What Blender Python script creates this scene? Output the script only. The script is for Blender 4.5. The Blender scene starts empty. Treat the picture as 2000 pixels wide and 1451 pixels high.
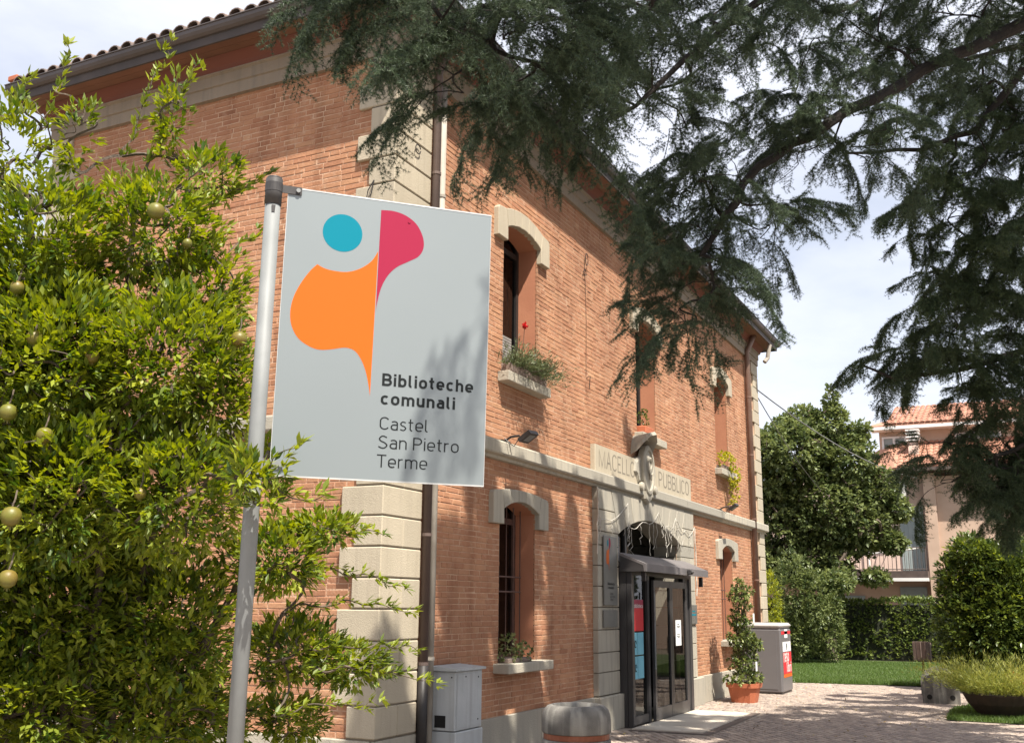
import bpy, math, random
import numpy as np
from mathutils import Vector, Matrix

R = math.radians
random.seed(7)
RNG = np.random.default_rng(11)
scene = bpy.context.scene
COL = scene.collection

# ------------------------------------------------------------------ camera
cd = bpy.data.cameras.new("camera")
cam = bpy.data.objects.new("camera", cd)
COL.objects.link(cam)
CAM = Vector((-8.095, -5.35, 1.65))
az, pitch, roll = R(26.339), R(12.764), R(0.510)
fw = Vector((math.cos(az) * math.cos(pitch), math.sin(az) * math.cos(pitch), math.sin(pitch)))
rt = Vector((math.sin(az), -math.cos(az), 0))
up = rt.cross(fw)
r2 = rt * math.cos(roll) + up * math.sin(roll)
u2 = up * math.cos(roll) - rt * math.sin(roll)
cam.matrix_world = Matrix(((r2.x, u2.x, -fw.x, CAM.x), (r2.y, u2.y, -fw.y, CAM.y), (r2.z, u2.z, -fw.z, CAM.z), (0, 0, 0, 1)))
cd.sensor_width = 36.0
cd.lens = 36.0 * 2010.4 / 2000.0
cd.clip_end = 600
scene.camera = cam

# ------------------------------------------------------------------ light
SUN = Vector((0.357, 0.488, -1.0)).normalized()      # direction the light travels
world = bpy.data.worlds.new("World")
scene.world = world
world.use_nodes = True
wn, wl = world.node_tree.nodes, world.node_tree.links
wn.clear()
w_out = wn.new("ShaderNodeOutputWorld")
w_bg = wn.new("ShaderNodeBackground")
sky = wn.new("ShaderNodeTexSky")
sky.sky_type = 'NISHITA'
sky.sun_disc = False
sky.sun_elevation = math.asin(-SUN.z)
sky.sun_rotation = math.atan2(-SUN.x, -SUN.y)
sky.air_density = 1.0
sky.dust_density = 2.6
sky.ozone_density = 1.0
# thin summer cloud veil over the whole sky
tc = wn.new("ShaderNodeTexCoord")
mp = wn.new("ShaderNodeMapping")
mp.inputs["Scale"].default_value = (1.0, 1.0, 2.6)
mp.inputs["Location"].default_value = (0.35, 0.1, 0.0)
nz = wn.new("ShaderNodeTexNoise")
nz.inputs["Scale"].default_value = 2.1
nz.inputs["Detail"].default_value = 7
nz.inputs["Roughness"].default_value = 0.55
cr = wn.new("ShaderNodeValToRGB")
cr.color_ramp.elements[0].position = 0.30
cr.color_ramp.elements[0].color = (0.42, 0.42, 0.42, 1)
cr.color_ramp.elements[1].position = 0.68
cr.color_ramp.elements[1].color = (1, 1, 1, 1)
mx = wn.new("ShaderNodeMixRGB")
mx.inputs[2].default_value = (7.6, 7.75, 8.5, 1)
wl.new(tc.outputs["Generated"], mp.inputs["Vector"])
wl.new(mp.outputs["Vector"], nz.inputs["Vector"])
wl.new(nz.outputs["Fac"], cr.inputs["Fac"])
wl.new(cr.outputs["Color"], mx.inputs["Fac"])
wl.new(sky.outputs["Color"], mx.inputs[1])
wl.new(mx.outputs["Color"], w_bg.inputs["Color"])
w_bg.inputs["Strength"].default_value = 0.075
wl.new(w_bg.outputs["Background"], w_out.inputs["Surface"])

ld = bpy.data.lights.new("sun", 'SUN')
ld.energy = 4.7
ld.angle = R(0.53)
ld.color = (1.0, 0.93, 0.82)
sun = bpy.data.objects.new("sun", ld)
sun.rotation_euler = SUN.to_track_quat('-Z', 'Y').to_euler()
sun.location = (-10, -14, 30)
COL.objects.link(sun)

vs = scene.view_settings
vs.view_transform = 'Standard'
vs.look = 'None'
vs.gamma = 1.0
vs.exposure = 1.12
vs.use_curve_mapping = False
scene.render.engine = 'CYCLES'
scene.cycles.max_bounces = 6
scene.cycles.transparent_max_bounces = 12

# ------------------------------------------------------------------ materials
def nodes_of(name):
    m = bpy.data.materials.new(name)
    m.use_nodes = True
    nt = m.node_tree
    return m, nt.nodes, nt.links, nt.nodes["Principled BSDF"]

def mat(name, c, rough=0.7, c2=None, scale=6.0, detail=6.0, lo=0.35, hi=0.65, bump=0.0, bscale=60.0, metal=0.0, spec=0.4, tone=None, streak=None):
    """base colour c, noise patches towards c2, optional tone attribute (brightness per piece), vertical streaks"""
    m, n, l, b = nodes_of(name)
    b.inputs["Roughness"].default_value = rough
    b.inputs["Metallic"].default_value = metal
    b.inputs["Specular IOR Level"].default_value = spec
    g = n.new("ShaderNodeNewGeometry")
    col = None
    if c2 is None:
        c2 = tuple(x * 0.75 for x in c)
    no = n.new("ShaderNodeTexNoise")
    no.inputs["Scale"].default_value = scale
    no.inputs["Detail"].default_value = detail
    l.new(g.outputs["Position"], no.inputs["Vector"])
    ra = n.new("ShaderNodeValToRGB")
    ra.color_ramp.elements[0].position = lo
    ra.color_ramp.elements[1].position = hi
    ra.color_ramp.elements[0].color = (*c, 1)
    ra.color_ramp.elements[1].color = (*c2, 1)
    l.new(no.outputs["Fac"], ra.inputs["Fac"])
    col = ra.outputs["Color"]
    if streak:
        mp_ = n.new("ShaderNodeMapping")
        mp_.inputs["Scale"].default_value = (9, 9, 0.7)
        ns = n.new("ShaderNodeTexNoise")
        ns.inputs["Scale"].default_value = 1.6
        ns.inputs["Detail"].default_value = 5
        l.new(g.outputs["Position"], mp_.inputs["Vector"])
        l.new(mp_.outputs["Vector"], ns.inputs["Vector"])
        rs = n.new("ShaderNodeValToRGB")
        rs.color_ramp.elements[0].position = 0.48
        rs.color_ramp.elements[1].position = 0.72
        rs.color_ramp.elements[0].color = (0, 0, 0, 1)
        rs.color_ramp.elements[1].color = (0.75, 0.75, 0.75, 1)
        l.new(ns.outputs["Fac"], rs.inputs["Fac"])
        ms = n.new("ShaderNodeMixRGB")
        ms.inputs[2].default_value = (*streak, 1)
        l.new(rs.outputs["Color"], ms.inputs["Fac"])
        l.new(col, ms.inputs[1])
        col = ms.outputs["Color"]
    if tone is not None:
        at = n.new("ShaderNodeAttribute")
        at.attribute_name = "tone"
        mr = n.new("ShaderNodeMixRGB")
        mr.blend_type = 'MIX'
        l.new(at.outputs["Fac"], mr.inputs["Fac"])
        l.new(col, mr.inputs[1])
        mr.inputs[2].default_value = (*tone, 1)
        col = mr.outputs["Color"]
    l.new(col, b.inputs["Base Color"])
    if bump:
        nb = n.new("ShaderNodeTexNoise")
        nb.inputs["Scale"].default_value = bscale
        nb.inputs["Detail"].default_value = 5
        l.new(g.outputs["Position"], nb.inputs["Vector"])
        bp = n.new("ShaderNodeBump")
        bp.inputs["Strength"].default_value = bump
        bp.inputs["Distance"].default_value = 0.02
        l.new(nb.outputs["Fac"], bp.inputs["Height"])
        l.new(bp.outputs["Normal"], b.inputs["Normal"])
    return m

def leafmat(name, dark, light, rough=0.42, trans=0.35, spec=0.4, tip=None):
    m, n, l, b = nodes_of(name)
    at = n.new("ShaderNodeAttribute")
    at.attribute_name = "tone"
    ra = n.new("ShaderNodeValToRGB")
    ra.color_ramp.elements[0].color = (*dark, 1)
    ra.color_ramp.elements[1].color = (*light, 1)
    if tip:
        e = ra.color_ramp.elements.new(0.93)
        e.color = (*light, 1)
        ra.color_ramp.elements[-1].color = (*tip, 1)
    l.new(at.outputs["Fac"], ra.inputs["Fac"])
    l.new(ra.outputs["Color"], b.inputs["Base Color"])
    b.inputs["Roughness"].default_value = rough
    b.inputs["Specular IOR Level"].default_value = spec
    if trans > 0:
        t = n.new("ShaderNodeBsdfTranslucent")
        hs = n.new("ShaderNodeHueSaturation")
        hs.inputs["Hue"].default_value = 0.485
        hs.inputs["Saturation"].default_value = 1.15
        hs.inputs["Value"].default_value = 1.5
        l.new(ra.outputs["Color"], hs.inputs["Color"])
        l.new(hs.outputs["Color"], t.inputs["Color"])
        mix = n.new("ShaderNodeMixShader")
        mix.inputs[0].default_value = trans
        l.new(b.outputs[0], mix.inputs[1])
        l.new(t.outputs[0], mix.inputs[2])
        l.new(mix.outputs[0], n["Material Output"].inputs["Surface"])
    return m

def brickmat():
    m, n, l, b = nodes_of("brick_clay")
    g = n.new("ShaderNodeNewGeometry")
    at = n.new("ShaderNodeAttribute")
    at.attribute_name = "tone"
    ra = n.new("ShaderNodeValToRGB")
    el = ra.color_ramp.elements
    el[0].color = (0.268, 0.128, 0.074, 1)
    el[1].color = (0.50, 0.308, 0.182, 1)
    e = el.new(0.35); e.color = (0.378, 0.184, 0.107, 1)
    e = el.new(0.7); e.color = (0.438, 0.235, 0.136, 1)
    l.new(at.outputs["Fac"], ra.inputs["Fac"])
    n1 = n.new("ShaderNodeTexNoise")
    n1.inputs["Scale"].default_value = 9
    n1.inputs["Detail"].default_value = 8
    n1.inputs["Roughness"].default_value = 0.65
    l.new(g.outputs["Position"], n1.inputs["Vector"])
    r1 = n.new("ShaderNodeValToRGB")
    r1.color_ramp.elements[0].position = 0.53
    r1.color_ramp.elements[1].position = 0.74
    r1.color_ramp.elements[0].color = (0, 0, 0, 1)
    r1.color_ramp.elements[1].color = (0.8, 0.8, 0.8, 1)
    l.new(n1.outputs["Fac"], r1.inputs["Fac"])
    m1 = n.new("ShaderNodeMixRGB")
    m1.inputs[2].default_value = (0.50, 0.34, 0.235, 1)       # lime bloom and smeared mortar
    l.new(r1.outputs["Color"], m1.inputs["Fac"])
    l.new(ra.outputs["Color"], m1.inputs[1])
    n2 = n.new("ShaderNodeTexNoise")
    n2.inputs["Scale"].default_value = 1.1
    n2.inputs["Detail"].default_value = 5
    l.new(g.outputs["Position"], n2.inputs["Vector"])
    r2_ = n.new("ShaderNodeValToRGB")
    r2_.color_ramp.elements[0].position = 0.35
    r2_.color_ramp.elements[1].position = 0.7
    r2_.color_ramp.elements[0].color = (0.82, 0.8, 0.8, 1)
    r2_.color_ramp.elements[1].color = (1.1, 1.08, 1.05, 1)
    l.new(n2.outputs["Fac"], r2_.inputs["Fac"])
    m2 = n.new("ShaderNodeMixRGB")
    m2.blend_type = 'MULTIPLY'
    m2.inputs["Fac"].default_value = 1
    l.new(m1.outputs["Color"], m2.inputs[1])
    l.new(r2_.outputs["Color"], m2.inputs[2])
    l.new(m2.outputs["Color"], b.inputs["Base Color"])
    mp3 = n.new("ShaderNodeMapping")
    mp3.inputs["Scale"].default_value = (3.2, 3.2, 0.45)
    n4 = n.new("ShaderNodeTexNoise")
    n4.inputs["Scale"].default_value = 1.5
    n4.inputs["Detail"].default_value = 6
    l.new(g.outputs["Position"], mp3.inputs["Vector"])
    l.new(mp3.outputs["Vector"], n4.inputs["Vector"])
    r4 = n.new("ShaderNodeValToRGB")
    r4.color_ramp.elements[0].position = 0.52
    r4.color_ramp.elements[1].position = 0.75
    r4.color_ramp.elements[0].color = (1, 1, 1, 1)
    r4.color_ramp.elements[1].color = (0.70, 0.66, 0.64, 1)
    l.new(n4.outputs["Fac"], r4.inputs["Fac"])
    m4 = n.new("ShaderNodeMixRGB")
    m4.blend_type = 'MULTIPLY'
    m4.inputs["Fac"].default_value = 1
    l.new(m2.outputs["Color"], m4.inputs[1])
    l.new(r4.outputs["Color"], m4.inputs[2])
    l.new(m4.outputs["Color"], b.inputs["Base Color"])
    b.inputs["Roughness"].default_value = 0.9
    b.inputs["Specular IOR Level"].default_value = 0.2
    n3 = n.new("ShaderNodeTexNoise")
    n3.inputs["Scale"].default_value = 38
    n3.inputs["Detail"].default_value = 5
    l.new(g.outputs["Position"], n3.inputs["Vector"])
    bp = n.new("ShaderNodeBump")
    bp.inputs["Strength"].default_value = 0.4
    bp.inputs["Distance"].default_value = 0.01
    l.new(n3.outputs["Fac"], bp.inputs["Height"])
    l.new(bp.outputs["Normal"], b.inputs["Normal"])
    return m

def glassmat(name, tint=(0.75, 0.8, 0.8), refl=0.12):
    m, n, l, b = nodes_of(name)
    n.remove(b)
    t = n.new("ShaderNodeBsdfTransparent")
    t.inputs["Color"].default_value = (*tint, 1)
    gl = n.new("ShaderNodeBsdfGlossy")
    gl.inputs["Roughness"].default_value = 0.02
    lw = n.new("ShaderNodeLayerWeight")
    lw.inputs["Blend"].default_value = 0.35
    ad = n.new("ShaderNodeMath")
    ad.operation = 'MULTIPLY_ADD'
    ad.inputs[1].default_value = 0.38
    ad.inputs[2].default_value = refl
    l.new(lw.outputs["Fresnel"], ad.inputs[0])
    mix = n.new("ShaderNodeMixShader")
    l.new(ad.outputs[0], mix.inputs[0])
    l.new(t.outputs[0], mix.inputs[1])
    l.new(gl.outputs[0], mix.inputs[2])
    l.new(mix.outputs[0], n["Material Output"].inputs["Surface"])
    return m

M = {}
M["brick"] = brickmat()
M["mortar"] = mat("lime_mortar", (0.52, 0.345, 0.235), 0.95, (0.41, 0.22, 0.138), 5, 8, 0.42, 0.64, 0.5, 50)
M["stone"] = mat("cream_stone", (0.47, 0.41, 0.31), 0.85, (0.40, 0.35, 0.26), 2.2, 7, 0.35, 0.7, 0.25, 90, tone=(0.37, 0.325, 0.25), streak=(0.36, 0.31, 0.235))
M["stone_grey"] = mat("weathered_stone", (0.44, 0.40, 0.32), 0.88, (0.36, 0.33, 0.27), 1.6, 7, 0.35, 0.7, 0.3, 70, tone=(0.30, 0.28, 0.235), streak=(0.25, 0.24, 0.21))
M["frieze_stone"] = mat("brown_shaded_frieze_stone", (0.29, 0.24, 0.185), 0.88, (0.23, 0.19, 0.145), 2, 6, 0.35, 0.7, 0.2, 60, tone=(0.25, 0.205, 0.16), streak=(0.19, 0.165, 0.135))  # browner stone, with the shade under the eave put into its colour
M["stone_joint"] = mat("stone_joint", (0.16, 0.135, 0.10), 0.95)
M["plaster"] = mat("salmon_plaster", (0.46, 0.20, 0.115), 0.9, (0.40, 0.165, 0.095), 2.5, 6, 0.35, 0.7, 0.12, 60)
M["wood"] = mat("red_brown_soffit", (0.21, 0.105, 0.068), 0.75, (0.15, 0.076, 0.05), 1.4, 6, 0.35, 0.7, 0.2, 30)
M["maroon"] = mat("maroon_moulding", (0.16, 0.062, 0.045), 0.8, (0.17, 0.06, 0.042), 3)
M["fascia"] = mat("dark_fascia", (0.075, 0.06, 0.055), 0.7, (0.05, 0.042, 0.04), 3)
M["gutter"] = mat("brown_grey_gutter", (0.105, 0.09, 0.088), 0.5, (0.08, 0.07, 0.068), 2, 5, metal=0.3, spec=0.5)
M["pipe_dark"] = mat("dark_downpipe", (0.10, 0.075, 0.068), 0.5, (0.14, 0.10, 0.085), 3, metal=0.2)
M["pipe_brown"] = mat("brown_downpipe", (0.17, 0.10, 0.075), 0.5, (0.21, 0.14, 0.11), 3, metal=0.1)
M["pipe_pale"] = mat("pale_conduit", (0.40, 0.365, 0.315), 0.6, (0.28, 0.25, 0.21), 3)
M["tile"] = mat("clay_roof_tile", (0.17, 0.13, 0.115), 0.9, (0.12, 0.105, 0.10), 7, 6, 0.35, 0.65, 0.3, 40, tone=(0.20, 0.145, 0.12))
M["tile_orange"] = mat("orange_roof_tile", (0.45, 0.225, 0.15), 0.85, (0.32, 0.16, 0.11), 5, 5, 0.3, 0.7)
M["darkmetal"] = mat("charcoal_metal", (0.036, 0.034, 0.035), 0.4, (0.046, 0.043, 0.043), 3, spec=0.5)
M["blackmetal"] = mat("black_iron", (0.03, 0.026, 0.025), 0.5)
M["rust"] = mat("rusty_iron", (0.12, 0.06, 0.045), 0.7, (0.08, 0.045, 0.035), 14)
M["canopy"] = mat("grey_canopy_sheet", (0.16, 0.145, 0.145), 0.5, (0.125, 0.115, 0.115), 3, spec=0.5)
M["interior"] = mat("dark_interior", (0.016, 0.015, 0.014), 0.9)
M["glass"] = glassmat("door_glass", (0.5, 0.52, 0.5), 0.07)
M["glass_win"] = glassmat("window_glass", (0.35, 0.38, 0.4), 0.05)
M["marble"] = mat("pale_marble", (0.56, 0.51, 0.43), 0.55, (0.44, 0.39, 0.32), 1.8, 6, 0.4, 0.66)
M["mat_dark"] = mat("brown_stone_edge", (0.15, 0.115, 0.095), 0.8)
M["galv"] = mat("galvanised_steel", (0.235, 0.245, 0.245), 0.6, (0.19, 0.20, 0.20), 9, 6, 0.35, 0.7, metal=0.1, spec=0.35, streak=(0.17, 0.18, 0.18))
M["blackplastic"] = mat("black_rubber_cap", (0.035, 0.033, 0.034), 0.5, (0.06, 0.056, 0.055), 18)
M["panel"] = mat("silver_panel", (0.235, 0.265, 0.275), 0.4, (0.215, 0.245, 0.255), 0.9, 3, 0.3, 0.75, metal=0.25, spec=0.5)
M["panel_edge"] = mat("bright_aluminium_edge", (0.7, 0.7, 0.68), 0.35, metal=0.5)
M["teal"] = mat("teal_print", (0.0, 0.178, 0.25), 0.5, (0.0, 0.174, 0.244), 1, spec=0.15)
M["crimson"] = mat("crimson_print", (0.285, 0.016, 0.050), 0.5, (0.275, 0.0155, 0.048), 1, spec=0.15)
M["orange"] = mat("orange_print", (0.56, 0.112, 0.012), 0.5, (0.545, 0.108, 0.011), 1, spec=0.15)
M["ink"] = mat("black_print", (0.014, 0.017, 0.018), 0.6, (0.018, 0.02, 0.021), 1, spec=0.12)
M["white_print"] = mat("white_print", (0.72, 0.70, 0.67), 0.5, (0.66, 0.64, 0.61), 3)
M["paper"] = mat("white_paper", (0.74, 0.75, 0.74), 0.7, (0.68, 0.69, 0.68), 3)
M["red"] = mat("red_print", (0.62, 0.02, 0.03), 0.5, (0.55, 0.017, 0.025), 2)
M["maroon_print"] = mat("wine_print", (0.34, 0.02, 0.06), 0.5)
M["lightblue"] = mat("light_blue_paper", (0.19, 0.50, 0.62), 0.6, (0.15, 0.42, 0.54), 3)
M["brass_plate"] = mat("grey_metal_plate", (0.20, 0.195, 0.175), 0.45, (0.165, 0.16, 0.15), 4, metal=0.3)
M["cabinet"] = mat("grey_cabinet", (0.46, 0.48, 0.485), 0.6, (0.39, 0.41, 0.415), 3.5, 7, 0.4, 0.7, 0.1, 50, spec=0.15, streak=(0.34, 0.345, 0.345))
M["binbox"] = mat("warm_grey_lacquer", (0.135, 0.127, 0.13), 0.4, (0.122, 0.115, 0.118), 1.5, spec=0.5)
M["binlid"] = mat("pale_grey_lid", (0.40, 0.375, 0.365), 0.45, (0.36, 0.34, 0.33), 2)
M["concrete"] = mat("aged_concrete", (0.17, 0.16, 0.145), 0.92, (0.095, 0.09, 0.083), 7, 8, 0.36, 0.66, 0.18, 120, streak=(0.30, 0.29, 0.26))
M["copper"] = mat("copper_band", (0.24, 0.085, 0.05), 0.4, (0.17, 0.06, 0.035), 6, metal=0.5)
M["terracotta"] = mat("terracotta", (0.44, 0.135, 0.065), 0.8, (0.36, 0.11, 0.055), 5, 6, 0.35, 0.7, 0.15, 40)
M["soil"] = mat("dark_soil", (0.035, 0.026, 0.02), 0.95, bump=0.5)
M["bark"] = mat("grey_brown_bark", (0.13, 0.10, 0.075), 0.9, (0.075, 0.058, 0.045), 14, 6, 0.35, 0.65, 0.5, 60)
M["bark_dark"] = mat("dark_cedar_bark", (0.036, 0.03, 0.027), 0.95, (0.02, 0.018, 0.017), 12, 6, 0.35, 0.65, 0.6, 40)
M["pom_leaf"] = leafmat("pomegranate_leaf", (0.05, 0.10, 0.014), (0.27, 0.315, 0.035), 0.46, 0.36, 0.45, tip=(0.36, 0.34, 0.03))
M["fruit"] = mat("pomegranate_skin", (0.135, 0.135, 0.022), 0.45, (0.17, 0.105, 0.026), 7, 5, 0.45, 0.75, 0.08, 60)
M["needle"] = leafmat("cedar_needle", (0.03, 0.052, 0.034), (0.105, 0.15, 0.08), 0.5, 0.18, 0.35)
M["needle_far"] = leafmat("cedar_needle_far", (0.032, 0.056, 0.032), (0.10, 0.145, 0.065), 0.5, 0.22, 0.35)  # slightly yellower needle tones for the second cedar and the high boughs
M["maple_leaf"] = leafmat("broad_leaf", (0.055, 0.085, 0.03), (0.23, 0.27, 0.105), 0.42, 0.3, 0.45)
M["hedge_leaf"] = leafmat("hedge_leaf", (0.04, 0.07, 0.018), (0.19, 0.235, 0.065), 0.4, 0.28, 0.45)
M["laurel_leaf"] = leafmat("laurel_leaf", (0.025, 0.048, 0.014), (0.155, 0.205, 0.045), 0.33, 0.28, 0.5, tip=(0.27, 0.32, 0.05))
M["jasmine_leaf"] = leafmat("glossy_jasmine_leaf", (0.045, 0.08, 0.022), (0.22, 0.26, 0.085), 0.3, 0.25, 0.5, tip=(0.38, 0.42, 0.18))
M["rosemary_leaf"] = leafmat("grey_green_leaf", (0.055, 0.08, 0.035), (0.17, 0.20, 0.09), 0.5, 0.25)
M["lime_leaf"] = leafmat("lime_leaf", (0.20, 0.24, 0.03), (0.48, 0.46, 0.06), 0.45, 0.35)
M["variegated_leaf"] = leafmat("variegated_leaf", (0.07, 0.11, 0.03), (0.40, 0.42, 0.20), 0.45, 0.3)
M["grass_leaf"] = leafmat("lawn_grass", (0.05, 0.095, 0.02), (0.13, 0.20, 0.045), 0.5, 0.3)
M["feather_leaf"] = leafmat("feathery_grass", (0.10, 0.14, 0.03), (0.36, 0.37, 0.09), 0.5, 0.35, tip=(0.46, 0.44, 0.14))
M["dark_core"] = mat("hedge_dark_core", (0.012, 0.016, 0.008), 0.95, (0.02, 0.022, 0.012), 9)  # near-black fill colour for the solid cores behind the outer leaves
M["lawn_soil"] = mat("lawn_soil", (0.05, 0.075, 0.02), 0.95, (0.08, 0.10, 0.03), 3, 6)
M["red_flower"] = leafmat("red_petal", (0.55, 0.015, 0.012), (0.75, 0.05, 0.03), 0.5, 0.2)
M["rust_flower"] = leafmat("rust_orange_petal", (0.40, 0.10, 0.03), (0.62, 0.20, 0.06), 0.5, 0.2)
M["ground"] = mat("porphyry_bed", (0.33, 0.28, 0.23), 0.95, (0.24, 0.20, 0.165), 5, 6)
M["cobble"] = mat("porphyry_cobble", (0.26, 0.21, 0.18), 0.75, (0.195, 0.16, 0.142), 4, 6, 0.3, 0.7, 0.3, 60, tone=(0.37, 0.30, 0.245))
M["kerb"] = mat("grey_kerb", (0.30, 0.28, 0.25), 0.9)
M["earth"] = mat("dry_earth", (0.20, 0.155, 0.11), 0.95, (0.13, 0.105, 0.075), 4)
M["house_wall"] = mat("peach_render", (0.50, 0.365, 0.28), 0.9, (0.44, 0.315, 0.24), 1.5, 5)
M["house_pale"] = mat("pale_pink_render", (0.66, 0.50, 0.42), 0.9, (0.60, 0.45, 0.38), 1.5, 5)
M["shutter"] = mat("blue_grey_shutter", (0.30, 0.345, 0.34), 0.6, (0.26, 0.30, 0.30), 2)
M["white_paint"] = mat("white_paint", (0.72, 0.71, 0.69), 0.5, (0.66, 0.65, 0.63), 2)
M["railing"] = mat("brown_railing", (0.10, 0.075, 0.065), 0.5)
M["wire"] = mat("white_wire", (0.55, 0.52, 0.46), 0.5)
M["cable"] = mat("grey_cable", (0.22, 0.22, 0.22), 0.6)
M["slat_wood"] = mat("grey_wood", (0.24, 0.18, 0.15), 0.85, (0.18, 0.135, 0.115), 8)
M["bowl_clay"] = mat("dark_clay_bowl", (0.055, 0.034, 0.026), 0.8, (0.035, 0.024, 0.02), 6)
M["blind"] = mat("grey_blind", (0.30, 0.28, 0.26), 0.6)

# ------------------------------------------------------------------ mesh helpers
class MB:
    """collects geometry in world coordinates"""
    def __init__(s):
        s.v = []; s.f = []; s.t = []
    def add(s, vs_, fs, tone=0.0):
        o = len(s.v)
        s.v.extend(tuple(p) for p in vs_)
        s.t.extend([tone] * len(vs_))
        s.f.extend(tuple(i + o for i in f) for f in fs)
    def box(s, x0, x1, y0, y1, z0, z1, tone=0.0):
        s.add([(x0, y0, z0), (x1, y0, z0), (x1, y1, z0), (x0, y1, z0), (x0, y0, z1), (x1, y0, z1), (x1, y1, z1), (x0, y1, z1)],
              [(3, 2, 1, 0), (4, 5, 6, 7), (0, 1, 5, 4), (1, 2, 6, 5), (2, 3, 7, 6), (3, 0, 4, 7)], tone)
    def cbox(s, x0, x1, y0, y1, z0, z1, c=0.008, tone=0.0):
        """box with chamfered edges"""
        P = []
        for z, i in ((z0, c), (z0 + c, 0), (z1 - c, 0), (z1, c)):
            a0, a1, b0, b1 = x0 + i, x1 - i, y0 + i, y1 - i
            k = c if i == 0 else 0.0
            P += [(a0 + k, b0, z), (a1 - k, b0, z), (a1, b0 + k, z), (a1, b1 - k, z), (a1 - k, b1, z), (a0 + k, b1, z), (a0, b1 - k, z), (a0, b0 + k, z)]
        F = [tuple(range(7, -1, -1)), tuple(range(24, 32))]
        for r_ in range(3):
            for i in range(8):
                j = (i + 1) % 8
                F.append((r_ * 8 + i, r_ * 8 + j, r_ * 8 + 8 + j, r_ * 8 + 8 + i))
        s.add(P, F, tone)
    def quad(s, a, b, c, d, tone=0.0):
        s.add([a, b, c, d], [(0, 1, 2, 3)], tone)
    def tube(s, pts, rad, n=8, cap=True, tone=0.0):
        pts = [Vector(p) for p in pts]
        if not hasattr(rad, '__len__'):
            rad = [rad] * len(pts)
        V = []
        nrm = None
        for i, p in enumerate(pts):
            d = (pts[min(i + 1, len(pts) - 1)] - pts[max(i - 1, 0)]).normalized()
            if nrm is None:
                a = Vector((0, 0, 1)) if abs(d.z) < 0.9 else Vector((1, 0, 0))
                nrm = d.cross(a).normalized()
            nrm = (nrm - d * nrm.dot(d)).normalized()
            bn = d.cross(nrm)
            for k in range(n):
                t = 2 * math.pi * k / n
                V.append(p + (nrm * math.cos(t) + bn * math.sin(t)) * rad[i])
        F = []
        for i in range(len(pts) - 1):
            for k in range(n):
                F.append((i * n + k, i * n + (k + 1) % n, (i + 1) * n + (k + 1) % n, (i + 1) * n + k))
        if cap:
            F.append(tuple(range(n - 1, -1, -1)))
            F.append(tuple((len(pts) - 1) * n + k for k in range(n)))
        s.add(V, F, tone)
    def lathe(s, c, prof, n=32, sx=1.0, sy=1.0):
        V = []; F = []
        for (r_, z) in prof:
            for k in range(n):
                t = 2 * math.pi * k / n
                V.append((c[0] + sx * r_ * math.cos(t), c[1] + sy * r_ * math.sin(t), c[2] + z))
        for i in range(len(prof) - 1):
            for k in range(n):
                F.append((i * n + k, i * n + (k + 1) % n, (i + 1) * n + (k + 1) % n, (i + 1) * n + k))
        F.append(tuple(range(n - 1, -1, -1)))
        F.append(tuple((len(prof) - 1) * n + k for k in range(n)))
        s.add(V, F)
    def prism(s, poly, yf, yb, c=0.0, tone=0.0, fmap=None):
        """polygon (x,z) extruded from yf (front, towards -y) to yb with a chamfered front edge"""
        n = len(poly)
        ar = sum(poly[i][0] * poly[(i + 1) % n][1] - poly[(i + 1) % n][0] * poly[i][1] for i in range(n))
        if ar < 0:
            poly = poly[::-1]
        cx = sum(p[0] for p in poly) / n
        cz = sum(p[1] for p in poly) / n
        def inset(p, q):
            d = math.hypot(p[0] - cx, p[1] - cz)
            k = max(0.0, 1 - q / max(d, 1e-6))
            return (cx + (p[0] - cx) * k, cz + (p[1] - cz) * k)
        V = []
        F = []
        rings = [(yf, c * 1.4), (yf + c, 0.0), (yb, 0.0)] if c else [(yf, 0.0), (yb, 0.0)]
        for (y, q) in rings:
            for p in poly:
                x, z = inset(p, q) if q else p
                V.append((x, y, z) if fmap is None else fmap(x, y, z))
        F.append(tuple(range(n)))
        for r_ in range(len(rings) - 1):
            for i in range(n):
                j = (i + 1) % n
                F.append((r_ * n + i, (r_ + 1) * n + i, (r_ + 1) * n + j, r_ * n + j))
        F.append(tuple((len(rings) - 1) * n + i for i in range(n - 1, -1, -1)))
        s.add(V, F, tone)
    def build(s, name, m, parent=None, smooth=False, **props):
        me = bpy.data.meshes.new(name)
        me.from_pydata(s.v, [], s.f)
        if any(s.t):
            a = me.attributes.new("tone", 'FLOAT', 'POINT')
            a.data.foreach_set("value", np.array(s.t, np.float32))
        me.materials.append(M[m] if isinstance(m, str) else m)
        if smooth:
            me.polygons.foreach_set("use_smooth", [True] * len(me.polygons))
        o = bpy.data.objects.new(name, me)
        COL.objects.link(o)
        off = root_of(parent)
        if off is not None:
            me.transform(Matrix.Translation(-off))
        o.parent = parent
        for k, v in props.items():
            o[k] = v
        me.update()
        return o

def root_of(p):
    if p is None:
        return None
    while p.parent is not None:
        p = p.parent
    return Vector(p.location)

def thing(name, loc, label, cat, group=None):
    o = bpy.data.objects.new(name, None)
    o.location = loc
    o.empty_display_size = 0.2
    COL.objects.link(o)
    o["label"] = label
    o["category"] = cat
    if group:
        o["group"] = group
    return o

def tag(o, label, cat, group=None):
    o["label"] = label
    o["category"] = cat
    if group:
        o["group"] = group
    return o

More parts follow.
